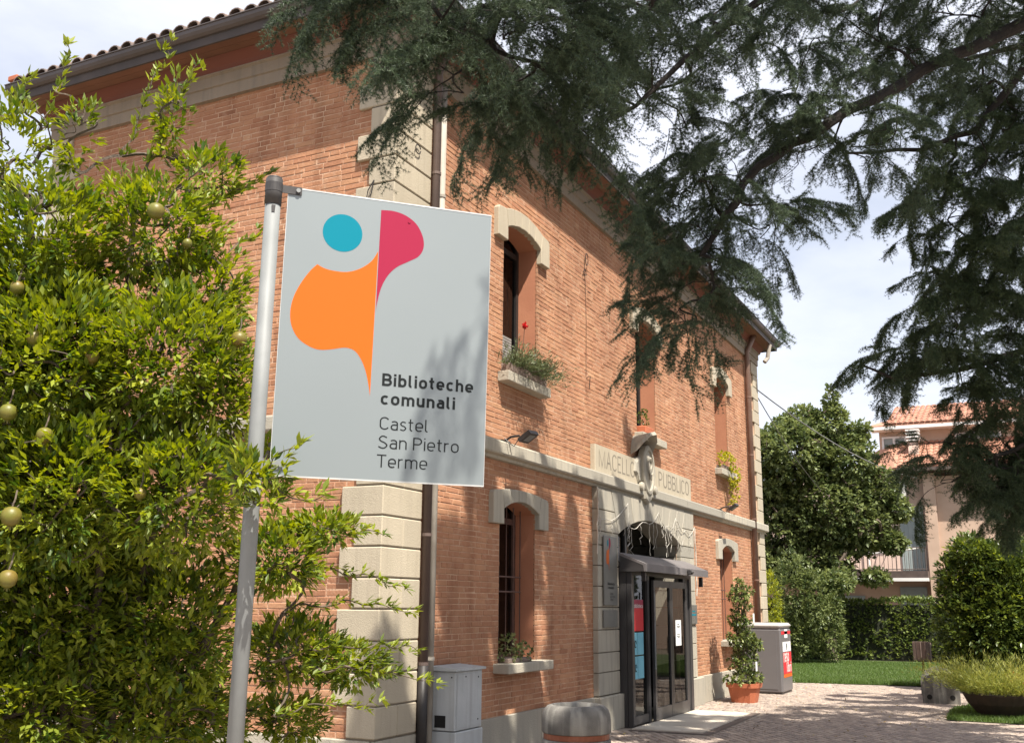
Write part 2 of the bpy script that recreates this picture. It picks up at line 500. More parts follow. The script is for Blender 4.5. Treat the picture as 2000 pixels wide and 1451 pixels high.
def np_mesh(name, V, F, tone, m, parent=None, **props):
    """V (n,3), F (k,3) triangles, tone (n,)"""
    me = bpy.data.meshes.new(name)
    off = root_of(parent)
    V = np.asarray(V, np.float32)
    if off is not None:
        V = V - np.array(off, np.float32)
    F = np.asarray(F, np.int32)
    me.vertices.add(len(V))
    me.vertices.foreach_set("co", V.ravel())
    me.loops.add(F.size)
    me.loops.foreach_set("vertex_index", F.ravel())
    me.polygons.add(len(F))
    me.polygons.foreach_set("loop_start", np.arange(0, F.size, 3, dtype=np.int32))
    me.polygons.foreach_set("loop_total", np.full(len(F), 3, np.int32))
    if tone is not None:
        a = me.attributes.new("tone", 'FLOAT', 'POINT')
        a.data.foreach_set("value", np.asarray(tone, np.float32))
    me.materials.append(M[m])
    me.update(calc_edges=True)
    o = bpy.data.objects.new(name, me)
    COL.objects.link(o)
    o.parent = parent
    for k, v in props.items():
        o[k] = v
    return o

def unit(a):
    return a / np.maximum(np.linalg.norm(a, axis=1, keepdims=True), 1e-9)

def rand_dirs(n, rng):
    return unit(rng.normal(size=(n, 3)))

def leaf_arrays(P, D, N, L, W, tone, fold=0.18, droop=0.12):
    """pointed leaves: base P, direction D, facing N, length L, width W -> V, F, T (four triangles each)"""
    n = len(P)
    D = unit(D)
    S = unit(np.cross(D, N))
    N = np.cross(S, D)
    L = np.broadcast_to(L, n)[:, None]
    W = np.broadcast_to(W, n)[:, None]
    B = P
    C = P + D * L * 0.5 - N * W * fold
    Lf = P + D * L * 0.48 + S * W * 0.5
    Rt = P + D * L * 0.48 - S * W * 0.5
    T = P + D * L - N * L * droop
    V = np.stack([B, Lf, C, Rt, T], 1).reshape(-1, 3)
    base = (np.arange(n) * 5)[:, None, None]
    F = (np.array([[0, 3, 2], [0, 2, 1], [2, 3, 4], [1, 2, 4]])[None] + base).reshape(-1, 3)
    return V, F, np.repeat(tone, 5)

def join_arrays(parts):
    Vs, Fs, Ts, o = [], [], [], 0
    for V, F, T in parts:
        Vs.append(V); Fs.append(F + o); Ts.append(T); o += len(V)
    return np.concatenate(Vs), np.concatenate(Fs), np.concatenate(Ts)

def px_of(P):
    """screen position (in photo pixels) and depth, used only to find which pieces show largest"""
    d = Vector(P) - CAM
    z = d.dot(fw)
    return (1000 + 2010.4 * d.dot(r2) / z, 725.5 - 2010.4 * d.dot(u2) / z, z)

# ------------------------------------------------------------------ stroke lettering (DIN-like, one line weight)
def arc(cx, cy, rx, ry, a0, a1, n=14):
    return [(cx + rx * math.cos(R(a0 + (a1 - a0) * i / n)), cy + ry * math.sin(R(a0 + (a1 - a0) * i / n))) for i in range(n + 1)]

def stadium(x0, x1, y0, y1):
    r_ = (x1 - x0) / 2
    cx = (x0 + x1) / 2
    ry = min(r_ * 1.02, (y1 - y0) / 2)
    return arc(cx, y1 - ry, r_, ry, 0, 180) + arc(cx, y0 + ry, r_, ry, 180, 360) + [(x1, y1 - ry)]

def glyph(ch, w):
    h = w / 2
    X = 0.735
    b = 0.06 if w > 0.14 else 0.0
    if ch == ' ':
        return [], 0.30
    if ch in 'oO':
        H, W = (X, 0.53 + b) if ch == 'o' else (1.0, 0.66)
        return [stadium(h, W - h, h, H - h)], W
    if ch in 'bdq':
        W = 0.53 + b
        return [[(h, 0), (h, 1)], stadium(h, W - h, h, X - h)], W
    if ch == 'c':
        W = 0.49 + b; r_ = (W + 0.03) / 2 - h; cx = h + r_; ry = r_
        return [arc(cx, X - h - ry, r_, ry, 42, 180) + arc(cx, h + ry, r_, ry, 180, 318)], W
    if ch == 'e':
        W = 0.53 + b; r_ = W / 2 - h; cx = W / 2; m_ = X * 0.47
        return [[(h, m_), (W - h, m_)] + arc(cx, X - h - r_, r_, r_, 0, 180) + arc(cx, h + r_, r_, r_, 180, 315)], W
    if ch == 'a':
        W = 0.49 + b; r_ = 0.17; yb = X * 0.58
        ry = (yb - 2 * h + h) / 2
        p1 = [(h + 0.03, X - h - 0.05)] + arc(W - h - r_ - 0.02, X - h - r_, r_ + 0.02, r_, 110, 0) + [(W - h, 0)]
        p2 = [(W - h, yb)] + arc(h + ry, yb - ry, ry, ry, 90, 270) + [(W - h - 0.08, h), (W - h, h + 0.10)]
        return [p1, p2], W
    if ch in 'nh':
        W = 0.50 + b; r_ = (W - w) / 2
        return [[(h, 0), (h, X if ch == 'n' else 1.0)], [(h, X - h - r_)] + arc(W / 2, X - h - r_, r_, r_, 180, 0) + [(W - h, 0)]], W
    if ch == 'u':
        W = 0.50 + b; r_ = (W - w) / 2
        return [[(W - h, 0), (W - h, X)], [(h, X)] + arc(W / 2, h + r_, r_, r_, 180, 360)], W
    if ch == 'm':
        W = 0.84 + b; q = (W - w) / 2; r_ = q / 2
        return [[(h, 0), (h, X)], [(h, X - h - r_)] + arc(h + r_, X - h - r_, r_, r_, 180, 0) + [(h + q, 0)],
                [(h + q, X - h - r_)] + arc(h + q + r_, X - h - r_, r_, r_, 180, 0) + [(W - h, 0)]], W
    if ch == 'r':
        W = 0.34 + b * .6
        return [[(h, 0), (h, X)], [(h, X - h - 0.2)] + arc(h + 0.2, X - h - 0.2, 0.2, 0.2, 180, 70)], W
    if ch == 'l':
        r_ = 0.13
        return [[(h, 1), (h, h + r_)] + arc(h + r_, h + r_, r_, r_, 180, 275, 8)], w + 0.12
    if ch == 't':
        r_ = 0.13; x = 0.09 + h
        return [[(x, 0.96), (x, h + r_)] + arc(x + r_, h + r_, r_, r_, 180, 275, 8), [(0, X - h), (x + 0.19, X - h)]], x + 0.21
    if ch == 'i':
        return [[(h, 0), (h, X)], [(h, 1 - w * 1.02), (h, 1.0)]], w
    if ch == 's':
        W = 0.44 + b; q = X
        p = [(W - h - .01, q - h - .05), (W * .62, q - h), (W * .36, q - h), (h + .01, q * .74), (W * .3, q * .56), (W * .7, q * .45), (W - h, q * .26), (W * .64, h), (W * .34, h), (h - .01, h + .06)]
        return [smooth(p)], W
    if ch == 'S':
        W = 0.60
        p = [(W - h - .02, 1 - h - .09), (W * .62, 1 - h), (W * .35, 1 - h), (h + .02, .76), (W * .25, .59), (W * .7, .44), (W - h, .25), (W * .66, h), (W * .32, h), (h - .03, h + .10)]
        return [smooth(p)], W
    if ch == 'C':
        W = 0.60; r_ = W / 2 - h + .02
        return [arc(h + r_, 1 - h - r_, r_, r_, 28, 180) + arc(h + r_, h + r_, r_, r_, 180, 332)], W
    if ch == 'B':
        W = 0.62 + b
        r1 = (0.5 - h) / 2 + h * .25; r0 = (0.5) / 2
        return [[(h, 0), (h, 1)], [(h, 1 - h), (W - r1 - h - .02, 1 - h)] + arc(W - r1 - h - .02, .75 - h * .5 + .005, r1, .25 - h * .5 - .005, 90, -90) + [(h, .5)],
                [(h, .5), (W - r0 - h + .02, .5)] + arc(W - r0 - h + .02, .25 + h * .5, r0, .25 - h * .5, 90, -90) + [(h, h)]], W
    if ch == 'P':
        W = 0.60; r_ = 0.27 - h * .5
        return [[(h, 0), (h, 1)], [(h, 1 - h), (W - r_ - h, 1 - h)] + arc(W - r_ - h, 1 - h - r_, r_, r_, 90, -90) + [(h, 1 - h - 2 * r_)]], W
    if ch == 'T':
        return [[(0, 1 - h), (.62, 1 - h)], [(.31, 0), (.31, 1 - w)]], .62
    if ch == 'M':
        return [[(h, 0), (h, 1), (.42, .05), (.84 - h, 1), (.84 - h, 0)]], .84
    if ch == 'A':
        return [[(h, 0), (.34, 1), (.68 - h, 0)], [(.17, .36), (.51, .36)]], .68
    if ch == 'E':
        return [[(.48, h), (h, h), (h, 1 - h), (.48, 1 - h)], [(h, .52), (.4, .52)]], .5
    if ch == 'L':
        return [[(h, 1), (h, h), (.46, h)]], .48
    if ch == 'I':
        return [[(h, 0), (h, 1)]], w
    if ch == 'U':
        return [[(h, 1), (h, .3)] + arc(.32, .3, .32 - h, .3 - h, 180, 360) + [(.64 - h, 1)]], .64
    return [], .3

def smooth(p, n=5):
    q = [p[0]] + p + [p[-1]]
    out = []
    for i in range(1, len(q) - 2):
        for k in range(n):
            t = k / n
            out.append(tuple(0.5 * (2 * q[i][a] + (q[i + 1][a] - q[i - 1][a]) * t + (2 * q[i - 1][a] - 5 * q[i][a] + 4 * q[i + 1][a] - q[i + 2][a]) * t * t + (3 * q[i][a] - q[i - 1][a] - 3 * q[i + 1][a] + q[i + 2][a]) * t ** 3) for a in (0, 1)))
    out.append(p[-1])
    return out

def text_strokes(mb, txt, cap, w, place, width=None, lift=0.0002):
    """writes txt with cap height cap; place(x, y, lift) -> 3D; width rescales the advance so the line fits"""
    sp = 0.145 if w > 0.14 else 0.13
    tot = 0
    for ch in txt:
        tot += glyph(ch, w)[1] + sp
    kx = 1.0 if width is None else width / ((tot - sp) * cap)
    x = 0
    li = 0
    for ch in txt:
        st, W = glyph(ch, w)
        for p in st:
            li += 1
            L, Rr = [], []
            n = len(p)
            closed = n > 8 and math.hypot(p[0][0] - p[-1][0], p[0][1] - p[-1][1]) < 0.03
            for i in range(n):
                a = p[i - 1] if i > 0 else (p[-2] if closed else p[0])
                c = p[i + 1] if i < n - 1 else (p[1] if closed else p[-1])
                b_ = p[i]
                d1 = (b_[0] - a[0], b_[1] - a[1]); d2 = (c[0] - b_[0], c[1] - b_[1])
                l1 = math.hypot(*d1); l2 = math.hypot(*d2)
                if l1 < 1e-6: d1, l1 = d2, l2
                if l2 < 1e-6: d2, l2 = d1, l1
                if l1 < 1e-6: continue
                n1 = (-d1[1] / l1, d1[0] / l1); n2 = (-d2[1] / l2, d2[0] / l2)
                mx_, my_ = n1[0] + n2[0], n1[1] + n2[1]
                q = max(0.35, (mx_ * n1[0] + my_ * n1[1]))
                mx_, my_ = mx_ / q, my_ / q
                L.append((b_[0] + mx_ * w / 2, b_[1] + my_ * w / 2))
                Rr.append((b_[0] - mx_ * w / 2, b_[1] - my_ * w / 2))
            V = []
            for a, b_ in zip(L, Rr):
                V.append(place((x + a[0]) * cap * kx, a[1] * cap, lift * (1 + li % 4)))
                V.append(place((x + b_[0]) * cap * kx, b_[1] * cap, lift * (1 + li % 4)))
            F = [(2 * i, 2 * i + 1, 2 * i + 3, 2 * i + 2) for i in range(len(L) - 1)]
            mb.add(V, F)
        x += W + sp

# ------------------------------------------------------------------ ground
def structure(mb, name, m, **k):
    o = mb.build(name, m, **k)
    o["kind"] = "structure"
    return o

g = MB(); g.quad((-150, -150, -0.02), (250, -150, -0.02), (250, 150, -0.02), (-150, 150, -0.02))
structure(g, "ground", "earth")
g = MB(); g.quad((-14, -12, 0.0), (16.6, -12, 0.0), (16.6, 0.0, 0.0), (-14, 0.0, 0.0))
pavement = structure(g, "pavement", "ground")
g = MB()
g.add([(16.35, 2.0, 0.012), (16.25, -0.4, 0.012), (16.8, -3.1, 0.012), (16.9, -7.5, 0.012), (27.8, -7.5, 0.012), (27.8, 2.0, 0.012)], [(0, 1, 2, 3, 4, 5)])
structure(g, "lawn", "lawn_soil")
g = MB()
g.add([(9.5, -4.03, 0.012), (9.4, -9.0, 0.012), (16.9, -9.0, 0.012), (16.9, -5.2, 0.012), (13.2, -4.35, 0.012), (11.4, -3.95, 0.012)], [(0, 1, 2, 3, 4, 5)])
structure(g, "verge", "lawn_soil")

# cobbles: irregular split porphyry, single pieces where they show largest
def cobble_shape(rng, a, b):
    ang = np.sort(rng.uniform(-0.25, 0.25, 8) + np.arange(8) * math.pi / 4)
    rr = 0.5 * np.abs(np.array([1, 1.22, 1, 1.22, 1, 1.22, 1, 1.22])) * rng.uniform(0.9, 1.04, 8)
    x = np.clip(np.cos(ang) * rr, -.5, .5) * a; y = np.clip(np.sin(ang) * rr, -.5, .5) * b
    return x, y

cob = []
s_ = 0.135
th = R(38)
for i in range(-170, 170):
    for j in range(-170, 170):
        u_, v_ = i * s_ * 1.05 + (j % 2) * s_ * .5, j * s_ * .78
        x = 9 + u_ * math.cos(th) - v_ * math.sin(th); y = -2.5 + u_ * math.sin(th) + v_ * math.cos(th)
        if not (3.2 < x < 16.35 and -6.2 < y < -0.06): continue
        if x > 9.35 and y < -4.0 + max(0, (x - 11.4)) * -0.16: continue
        if 5.7 < x < 9.15 and y > -1.42: continue
        if x < 1.6 and y > -.45: continue
        px, py, d = px_of((x, y, 0))
        if px < 1050 or px > 2100 or py > 1500: continue
        cob.append((d, x, y))
cob.sort()
rng = np.random.default_rng(3)
protos = []
for k in range(14):
    xs, ys = cobble_shape(rng, s_ * 1.0, s_ * .74)
    mb = MB()
    V = [(a, b, 0.001) for a, b in zip(xs, ys)] + [(a * .86, b * .84, 0.009 + rng.uniform(-.002, .002)) for a, b in zip(xs, ys)]
    F = [tuple(range(8, 16))] + [(q, (q + 1) % 8, 8 + (q + 1) % 8, 8 + q) for q in range(8)]
    mb.add(V, F, float(rng.uniform(0.02, 1.0)))
    protos.append(mb)
proto_me = []
rest = MB()
for k, (d, x, y) in enumerate(cob):
    a = th + rng.uniform(-.22, .22)
    pi_ = int(rng.integers(14))
    zz = rng.uniform(-.002, .002)
    if k < 300:
        if k < 14 * 20:
            pi_ = k % 14
        if len(proto_me) < 14:
            o = protos[len(proto_me)].build("cobble", "cobble", pavement)
            proto_me.append(o.data)
        else:
            o = bpy.data.objects.new("cobble", proto_me[pi_]); COL.objects.link(o); o.parent = pavement
        o.location = (x + rng.uniform(-.012, .012), y + rng.uniform(-.012, .012), zz)
        o.rotation_euler = (0, 0, a)
    else:
        ca, sa = math.cos(a), math.sin(a)
        rest.add([(x + p[0] * ca - p[1] * sa, y + p[0] * sa + p[1] * ca, p[2] + zz) for p in protos[pi_].v], protos[pi_].f, float(rng.uniform(0, 1)))
rest.build("cobbles", "cobble", pavement, kind="stuff")
g = MB(); g.cbox(16.36, 16.46, -0.4, 1.6, -.01, 0.035, .006); g.add([], [])
structure(g, "kerb", "kerb")

# ------------------------------------------------------------------ the library building
LX, WY = 15.60, 4.95
bld = thing("library_building", (0, 0, 0), "two-storey old brick library with cream stone corners and arched windows", "building")
Z_PL, Z_S0, Z_S1, Z_FR0, Z_FR1, Z_SOF = 0.46, 3.30, 3.48, 7.18, 7.48, 7.62

WIN = [  # centre x, sill z, spring z, apex z, upper
    (2.93, 4.31, 6.13, 6.23, True), (7.65, 4.31, 6.13, 6.23, True), (12.33, 4.31, 6.13, 6.23, True),
    (2.90, 1.02, 2.72, 2.83, False), (12.33, 1.02, 2.72, 2.83, False)]
HW = 0.475
PX0, PX1, PCX = 5.25, 9.88, 7.57
DX0, DX1 = 6.07, 9.07

holesR = [(w[0] - HW, w[0] + HW, w[1], w[3] + 0.0) for w in WIN] + [(DX0, DX1, 0.0, 2.97)]

def wall_grid(mb, u0, u1, z0, z1, holes, fmap):
    us = sorted({u0, u1, *[h[0] for h in holes], *[h[1] for h in holes]})
    zs = sorted({z0, z1, *[h[2] for h in holes], *[h[3] for h in holes]})
    for a, b in zip(us, us[1:]):
        for c, d in zip(zs, zs[1:]):
            cu, cz = (a + b) / 2, (c + d) / 2
            if any(h[0] < cu < h[1] and h[2] < cz < h[3] for h in holes): continue
            mb.quad(fmap(a, c), fmap(b, c), fmap(b, d), fmap(a, d))

mb = MB()
wall_grid(mb, 0.0, LX, 0.0, Z_FR1, holesR, lambda u, z: (u, 0.0025, z))
front_wall = mb.build("front_wall", "mortar", bld)
mb = MB()
wall_grid(mb, 0.0, WY, 0.0, Z_FR1, [], lambda u, z: (0.0025, WY - u, z))
side_wall = mb.build("side_wall", "mortar", bld)
mb = MB()
mb.quad((LX - .014, 0.014, 0), (LX - .014, WY, 0), (LX - .014, WY, Z_FR1), (LX - .014, 0.014, Z_FR1))
mb.quad((LX, WY, 0), (0, WY, 0), (0, WY, Z_FR1), (LX, WY, Z_FR1))
mb.build("rear_wall", "plaster", bld)

# bricks -----------------------------------------------------------
CO = 0.0597
QH = 0.2876
def quoin_side(z):     # depth of the corner stones on the side wall at height z
    k = int((z - (Z_S1 if z > Z_S1 else Z_PL)) / (QH if z > Z_S1 else 0.284))
    return 0.43 if k % 2 else 0.275

brng = np.random.default_rng(5)
bricks = []   # (depth, front?, u, z, length, tone, jitter)
def fill(u0, u1, z, side):
    u = u0
    first = True
    while u < u1 - 0.02:
        L = 0.236 if brng.random() > 0.33 else 0.118
        L += brng.uniform(-.012, .012)
        if first:
            L *= brng.uniform(.35, 1.0); first = False
        if u1 - (u + L) < 0.06: L = u1 - u
        if L > .03: bricks.append((side, u, z, L))
        u += L + brng.uniform(.006, .012)

rows = int((Z_FR1 - Z_PL) / CO)
for r_ in range(rows):
    z = Z_PL + 0.004 + r_ * CO
    zc = z + CO / 2
    if Z_S0 - .02 < zc < Z_S1 + .0: continue
    # front
    cuts = [(0.66 if True else 0, None)]
    spans = [(0.665, LX - 0.56)]
    blocks = [(w[0] - HW, w[0] + HW) for w in WIN if w[1] - .02 < zc < w[3]]
    blocks += [(PX0 + .01, PX1 - .01)] if zc < Z_S0 else ([(5.2, 9.8)] if zc < 3.84 else [])
    for b0, b1 in blocks:
        ns = []
        for a, b in spans:
            if b1 <= a or b0 >= b: ns.append((a, b)); continue
            if b0 > a: ns.append((a, b0))
            if b1 < b: ns.append((b1, b))
        spans = ns
    for a, b in spans: fill(a, b, z, 'f')
    # side
    fill(quoin_side(zc) + .004, WY - (0.43 if int(zc / .29) % 2 else .27), z, 's')

def brick_verts(L, rg):
    h = CO - 0.0088
    def j(s=.0022): return rg.uniform(-s, s)
    fy = -rg.uniform(-.001, .0042)
    c = .0045
    o = [(0, 0), (L, 0), (L, h), (0, h)]
    V = [(x + j(), 0.018, z + j()) for x, z in o]
    V += [(x + j(.0015), fy + .004, z + j(.0015)) for x, z in o]
    V += [(min(max(x, c), L - c) + j(), fy + j(.0015), min(max(z, c), h - c) + j()) for x, z in o]
    F = [(8, 9, 10, 11)]
    for a in (0, 4):
        for i in range(4):
            k = (i + 1) % 4
            F.append((a + i, a + k, a + 4 + k, a + 4 + i))
    return V, F

vis = []
for bi, (side, u, z, L) in enumerate(bricks):
    P = (u + L / 2, 0, z) if side == 'f' else (0, u + L / 2, z)
    px, py, d = px_of(P)
    hid = not (0 < px < 2000 and 0 < py < 1451) or (side == 's' and (px < 200 or 480 < px < 545 or py > 340)) or (side == 'f' and 520 < px < 955 and 370 < py < 945) or (side == 'f' and py < 430)
    vis.append((d + (1000 if hid else 0), bi))
vis.sort()
single = {bi for d, bi in vis[:300] if d < 1000}
NV = 18
brick_mesh = {}
sm = {'f': MB(), 's': MB()}
vr = np.random.default_rng(9)
pm = []
for k in range(NV):
    V, F = brick_verts(0.236 if k < 11 else .118, vr)
    pm.append((V, F, float(np.clip(vr.normal(.52, .12), .02, 1))))
for bi, (side, u, z, L) in enumerate(bricks):
    if bi in single:
        k = int(vr.integers(0, 11)) if L > .17 else int(vr.integers(11, NV))
        key = (k, side)
        base = 0.236 if k < 11 else .118
        if key not in brick_mesh:
            t = MB()
            V, F, tone = pm[k]
            if side == 's':
                V = [(y, base - x, zz) for x, y, zz in V]
            t.add(V, F, tone)
            o = t.build("brick", "brick", front_wall if side == 'f' else side_wall)
            brick_mesh[key] = o.data
        else:
            o = bpy.data.objects.new("brick", brick_mesh[key]); COL.objects.link(o)
            o.parent = front_wall if side == 'f' else side_wall
        if side == 'f':
            o.location = (u, 0, z); o.scale = (L / base, 1, 1)
        else:
            o.location = (0, u, z); o.scale = (1, L / base, 1)
    else:
        V, F = brick_verts(L, vr)
        tone = float(np.clip(vr.normal(.52, .12), .02, 1))
        if side == 'f':
            sm['f'].add([(u + x, y, z + zz) for x, y, zz in V], F, tone)
        else:
            sm['s'].add([(y, u + L - x, z + zz) for x, y, zz in V], F, tone)
sm['f'].build("brickwork", "brick", front_wall, kind="stuff")
sm['s'].build("brickwork", "brick", side_wall, kind="stuff")

# stone plinth
def st():
    return float(np.clip(RNG.normal(.35, .3), 0.01, 1))
for a, b in ((-.03, 1.7), (1.71, 3.5), (3.51, PX0 - .005), (PX1 + .23, 12.4), (12.41, LX + .03)):
    mb = MB(); mb.cbox(a, b, -.035, .01, 0, Z_PL, .008, st()); mb.build("plinth_stone", "stone_grey", bld)
for a, b in ((0.02, 2.4), (2.41, WY + .03)):
    mb = MB(); mb.cbox(-.035, .01, a, b, 0, Z_PL, .008, st()); mb.build("plinth_stone", "stone_grey", bld)

# corner stones
def quoins(z0, z1, hh, low):
    n = int(round((z1 - z0) / hh))
    hh = (z1 - z0) / n
    for k in range(n):
        a, b = z0 + k * hh + .007, z0 + (k + 1) * hh - .006
        dy = .43 if k % 2 else .275
        if low and k % 2 == 0:
            xs = [(-.04, .325), (.329, .66)]
        elif low:
            xs = [(-.04, .66)]
        else:
            xs = [(-.04, .33), (.333, .66)] if k % 3 == 0 else [(-.04, .66)]
        for i, (p, q) in enumerate(xs):
            mb = MB(); mb.cbox(p, q, -.04, dy if i == 0 else .05, a, b, .009, st()); mb.build("quoin_stone", "stone", bld)
        mb = MB(); mb.cbox(LX - (.40 if k % 2 else .56), LX + .04, -.04, dy, a, b, .008, st()); mb.build("quoin_stone", "stone", bld)
        mb = MB(); mb.cbox(-.04, .3, WY - dy, WY + .04, a, b, .008, st()); mb.build("quoin_stone", "stone", bld)
quoins(Z_PL + .01, Z_S0, .284, True)
quoins(Z_S1, Z_FR0, QH, False)
mb = MB()
for q in ((-.03, .655, -.03, .27), (LX - .39, LX + .03, -.03, .27), (-.03, .2, WY - .26, WY + .03)):
    mb = MB(); mb.box(*q, Z_PL, Z_FR0); mb.build("corner_joint", "stone_joint", bld)

# string course (front wall and a return on the side wall)
prof = [(0.0, Z_S0 - .035), (-.05, Z_S0 - .03), (-.06, Z_S0), (-.115, Z_S0 + .012), (-.125, Z_S0 + .03), (-.125, Z_S1 - .03), (-.115, Z_S1 - .012), (-.02, Z_S1), (.02, Z_S1)]
def course(mb, profile, a, b, axis, flip=1):
    n = len(profile)
    if axis == 'x':
        V = [(a, y, z) for y, z in profile] + [(b, y, z) for y, z in profile]
    else:
        V = [(y, a, z) for y, z in profile] + [(y, b, z) for y, z in profile]
    F = [(i, i + 1, n + i + 1, n + i) for i in range(n - 1)] + [tuple(range(n)), tuple(range(2 * n - 1, n - 1, -1))]
    mb.add(V, F, st())
xs = [-.125, 1.9, 4.4, 6.9, 9.4, 11.9, 14.0, LX + .125]
for a, b in zip(xs, xs[1:]):
    mb = MB(); course(mb, prof, a + .003, b - .003, 'x'); mb.build("string_course_stone", "stone_grey", bld)
for a, b in ((.03, 2.5), (2.5, WY + .1)):
    mb = MB(); course(mb, prof, a, b - .005, 'y'); mb.build("string_course_stone", "stone_grey", bld)

# frieze, moulding, soffit, gutter, roof
OV = 0.52
fr = [(0.02, Z_FR0), (-.05, Z_FR0 + .005), (-.05, Z_FR0 + .14), (-.07, Z_FR0 + .15), (-.07, Z_FR1 - .03), (-.10, Z_FR1 - .015), (-.10, Z_FR1), (.02, Z_FR1)]
mo = [(0.02, Z_FR1 + .002), (-.09, Z_FR1 + .004), (-.11, Z_FR1 + .05), (-.17, Z_SOF - .03), (-.19, Z_SOF - .002), (0.02, Z_SOF - .002)]
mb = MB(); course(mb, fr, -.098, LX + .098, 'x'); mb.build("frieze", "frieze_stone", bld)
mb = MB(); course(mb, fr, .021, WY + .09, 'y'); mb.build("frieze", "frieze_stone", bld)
mb = MB(); course(mb, mo, -.188, LX + .188, 'x'); mb.build("moulding", "maroon", bld)
mb = MB(); course(mb, mo, .021, WY + .18, 'y'); mb.build("moulding", "maroon", bld)
# soffit boards, each its own board
def boards(axis, lo, hi):
    w_ = (OV - .12) / 3
    for i in range(3):
        a = -OV + .10 + i * w_; b = a + w_ - .006
        mb = MB()
        if axis == 'x': mb.box(lo, hi, a, b, Z_SOF + .002 * i, Z_SOF + .02)
        else: mb.box(a, b, lo, hi, Z_SOF + .002 * i + .0007, Z_SOF + .0207)
        mb.build("soffit_board", "wood", bld)
boards('x', -OV + .1, LX + OV - .1)
boards('y', .03, WY + .38)
mb = MB(); mb.box(-OV + .08, LX + OV - .08, -OV + .075, -OV + .098, Z_SOF - .025, Z_SOF + .16); mb.build("fascia_board", "fascia", bld)
mb = MB(); mb.box(-OV + .075, -OV + .098, -OV + .1, WY + .40, Z_SOF - .025, Z_SOF + .16); mb.build("fascia_board", "fascia", bld)
mb = MB(); mb.box(LX + OV - .1, LX + OV - .08, -OV + .1, WY + .3, Z_SOF - .025, Z_SOF + .16); mb.box(LX + .19, LX + OV - .1, -OV + .1, WY + .3, Z_SOF, Z_SOF + .02); mb.build("fascia_board", "fascia", bld)
ZG = 7.79
def gutter(axis, lo, hi):
    mb = MB()
    n = 9
    rr = .085
    P = []
    for k in range(n):
        t = math.pi + math.pi * k / (n - 1)
        P.append((-OV + rr * 0 + .0 + rr * math.cos(t) + rr, ZG + rr * 1.15 * math.sin(t)))
    P = [(P[0][0] - .012, P[0][1] + .004), (P[0][0] - .012, P[0][1] + .014)] + [(P[0][0], P[0][1] + .014)] + P
    Q = [(p[0] + .004, p[1] + .003) for p in P[3:]][::-1]
    A = P + Q
    m_ = len(A)
    if axis == 'x': V = [(lo, a, b) for a, b in A] + [(hi, a, b) for a, b in A]
    else: V = [(a, lo, b) for a, b in A] + [(a, hi, b) for a, b in A]
    F = [(i, (i + 1) % m_, m_ + (i + 1) % m_, m_ + i) for i in range(m_)]
    # end caps
    cap = list(range(3, 3 + n))
    F += [tuple(cap), tuple(m_ + c for c in cap[::-1])]
    mb.add(V, F)
    return mb
gutter('x', -OV - .012, LX + OV + .01).build("gutter", "gutter", bld)
gutter('y', -OV + .155, WY + .42).build("gutter", "gutter", bld)
# hipped roof
mb = MB()
zr, slope = ZG + .02, 0.36
e0, e1, f0, f1 = -OV + .06, LX + OV - .06, -OV + .06, WY + .36
hy = (f1 - f0) / 2
zt = zr + hy * slope
A_, B_, C_, D_ = (e0, f0, zr), (e1, f0, zr), (e1, f1, zr), (e0, f1, zr)
E_, F_ = (e0 + hy, f0 + hy, zt), (e1 - hy, f0 + hy, zt)
mb.quad(A_, B_, F_, E_); mb.add([B_, C_, F_], [(0, 1, 2)]); mb.quad(C_, D_, E_, F_); mb.add([D_, A_, E_], [(0, 1, 2)])
roof = mb.build("roof", "tile", bld)
# barrel tiles: the eave row of the short side as single tiles, the rest joined
def barrel(y, k, rg, x0=None):
    V = []; F = []
    L = .36
    n = 7
    xs0 = -OV + .035 + k * .30 if x0 is None else x0
    r0, r1 = .088, .075
    for q, (xx, rr) in enumerate(((xs0, r0), (xs0 + L, r1))):
        zz = zr + (xx - e0) * slope + (.036 if q == 0 else .012) + .02
        for i in range(n):
            t = math.pi * i / (n - 1)
            V.append((xx, y - rr * math.cos(t), zz + rr * .86 * math.sin(t) - .02))
        for i in range(n):
            t = math.pi * i / (n - 1)
            V.append((xx, y - (rr - .014) * math.cos(t), zz + (rr - .014) * .86 * math.sin(t) - .02))
    for i in range(n - 1):
        F.append((i, i + 1, 2 * n + i + 1, 2 * n + i))
        F.append((n + i + 1, n + i, 3 * n + i, 3 * n + i + 1))
        F.append((i + 1, i, n + i, n + i + 1))
        F.append((2 * n + i, 2 * n + i + 1, 3 * n + i + 1, 3 * n + i))
    return V, F
tr = np.random.default_rng(21)
others = MB()
ny = int((f1 - f0) / .2)
for j in range(ny + 1):
    y = f0 + .06 + j * .2 + tr.uniform(-.012, .012)
    for k in range(0, 9):
        reach = min(y - f0, f1 - y)
        if k > 0 and k * .30 > reach: break
        V, F = barrel(y, k, tr)
        if k == 0:
            t = MB(); dz = tr.uniform(-.008, .01)
            t.add([(p[0] + 0, p[1], p[2] + dz) for p in V], F, float(tr.uniform(0.02, .9))); t.build("roof_tile", "tile", roof)
        else:
            others.add(V, F, float(tr.uniform(0, .9)))
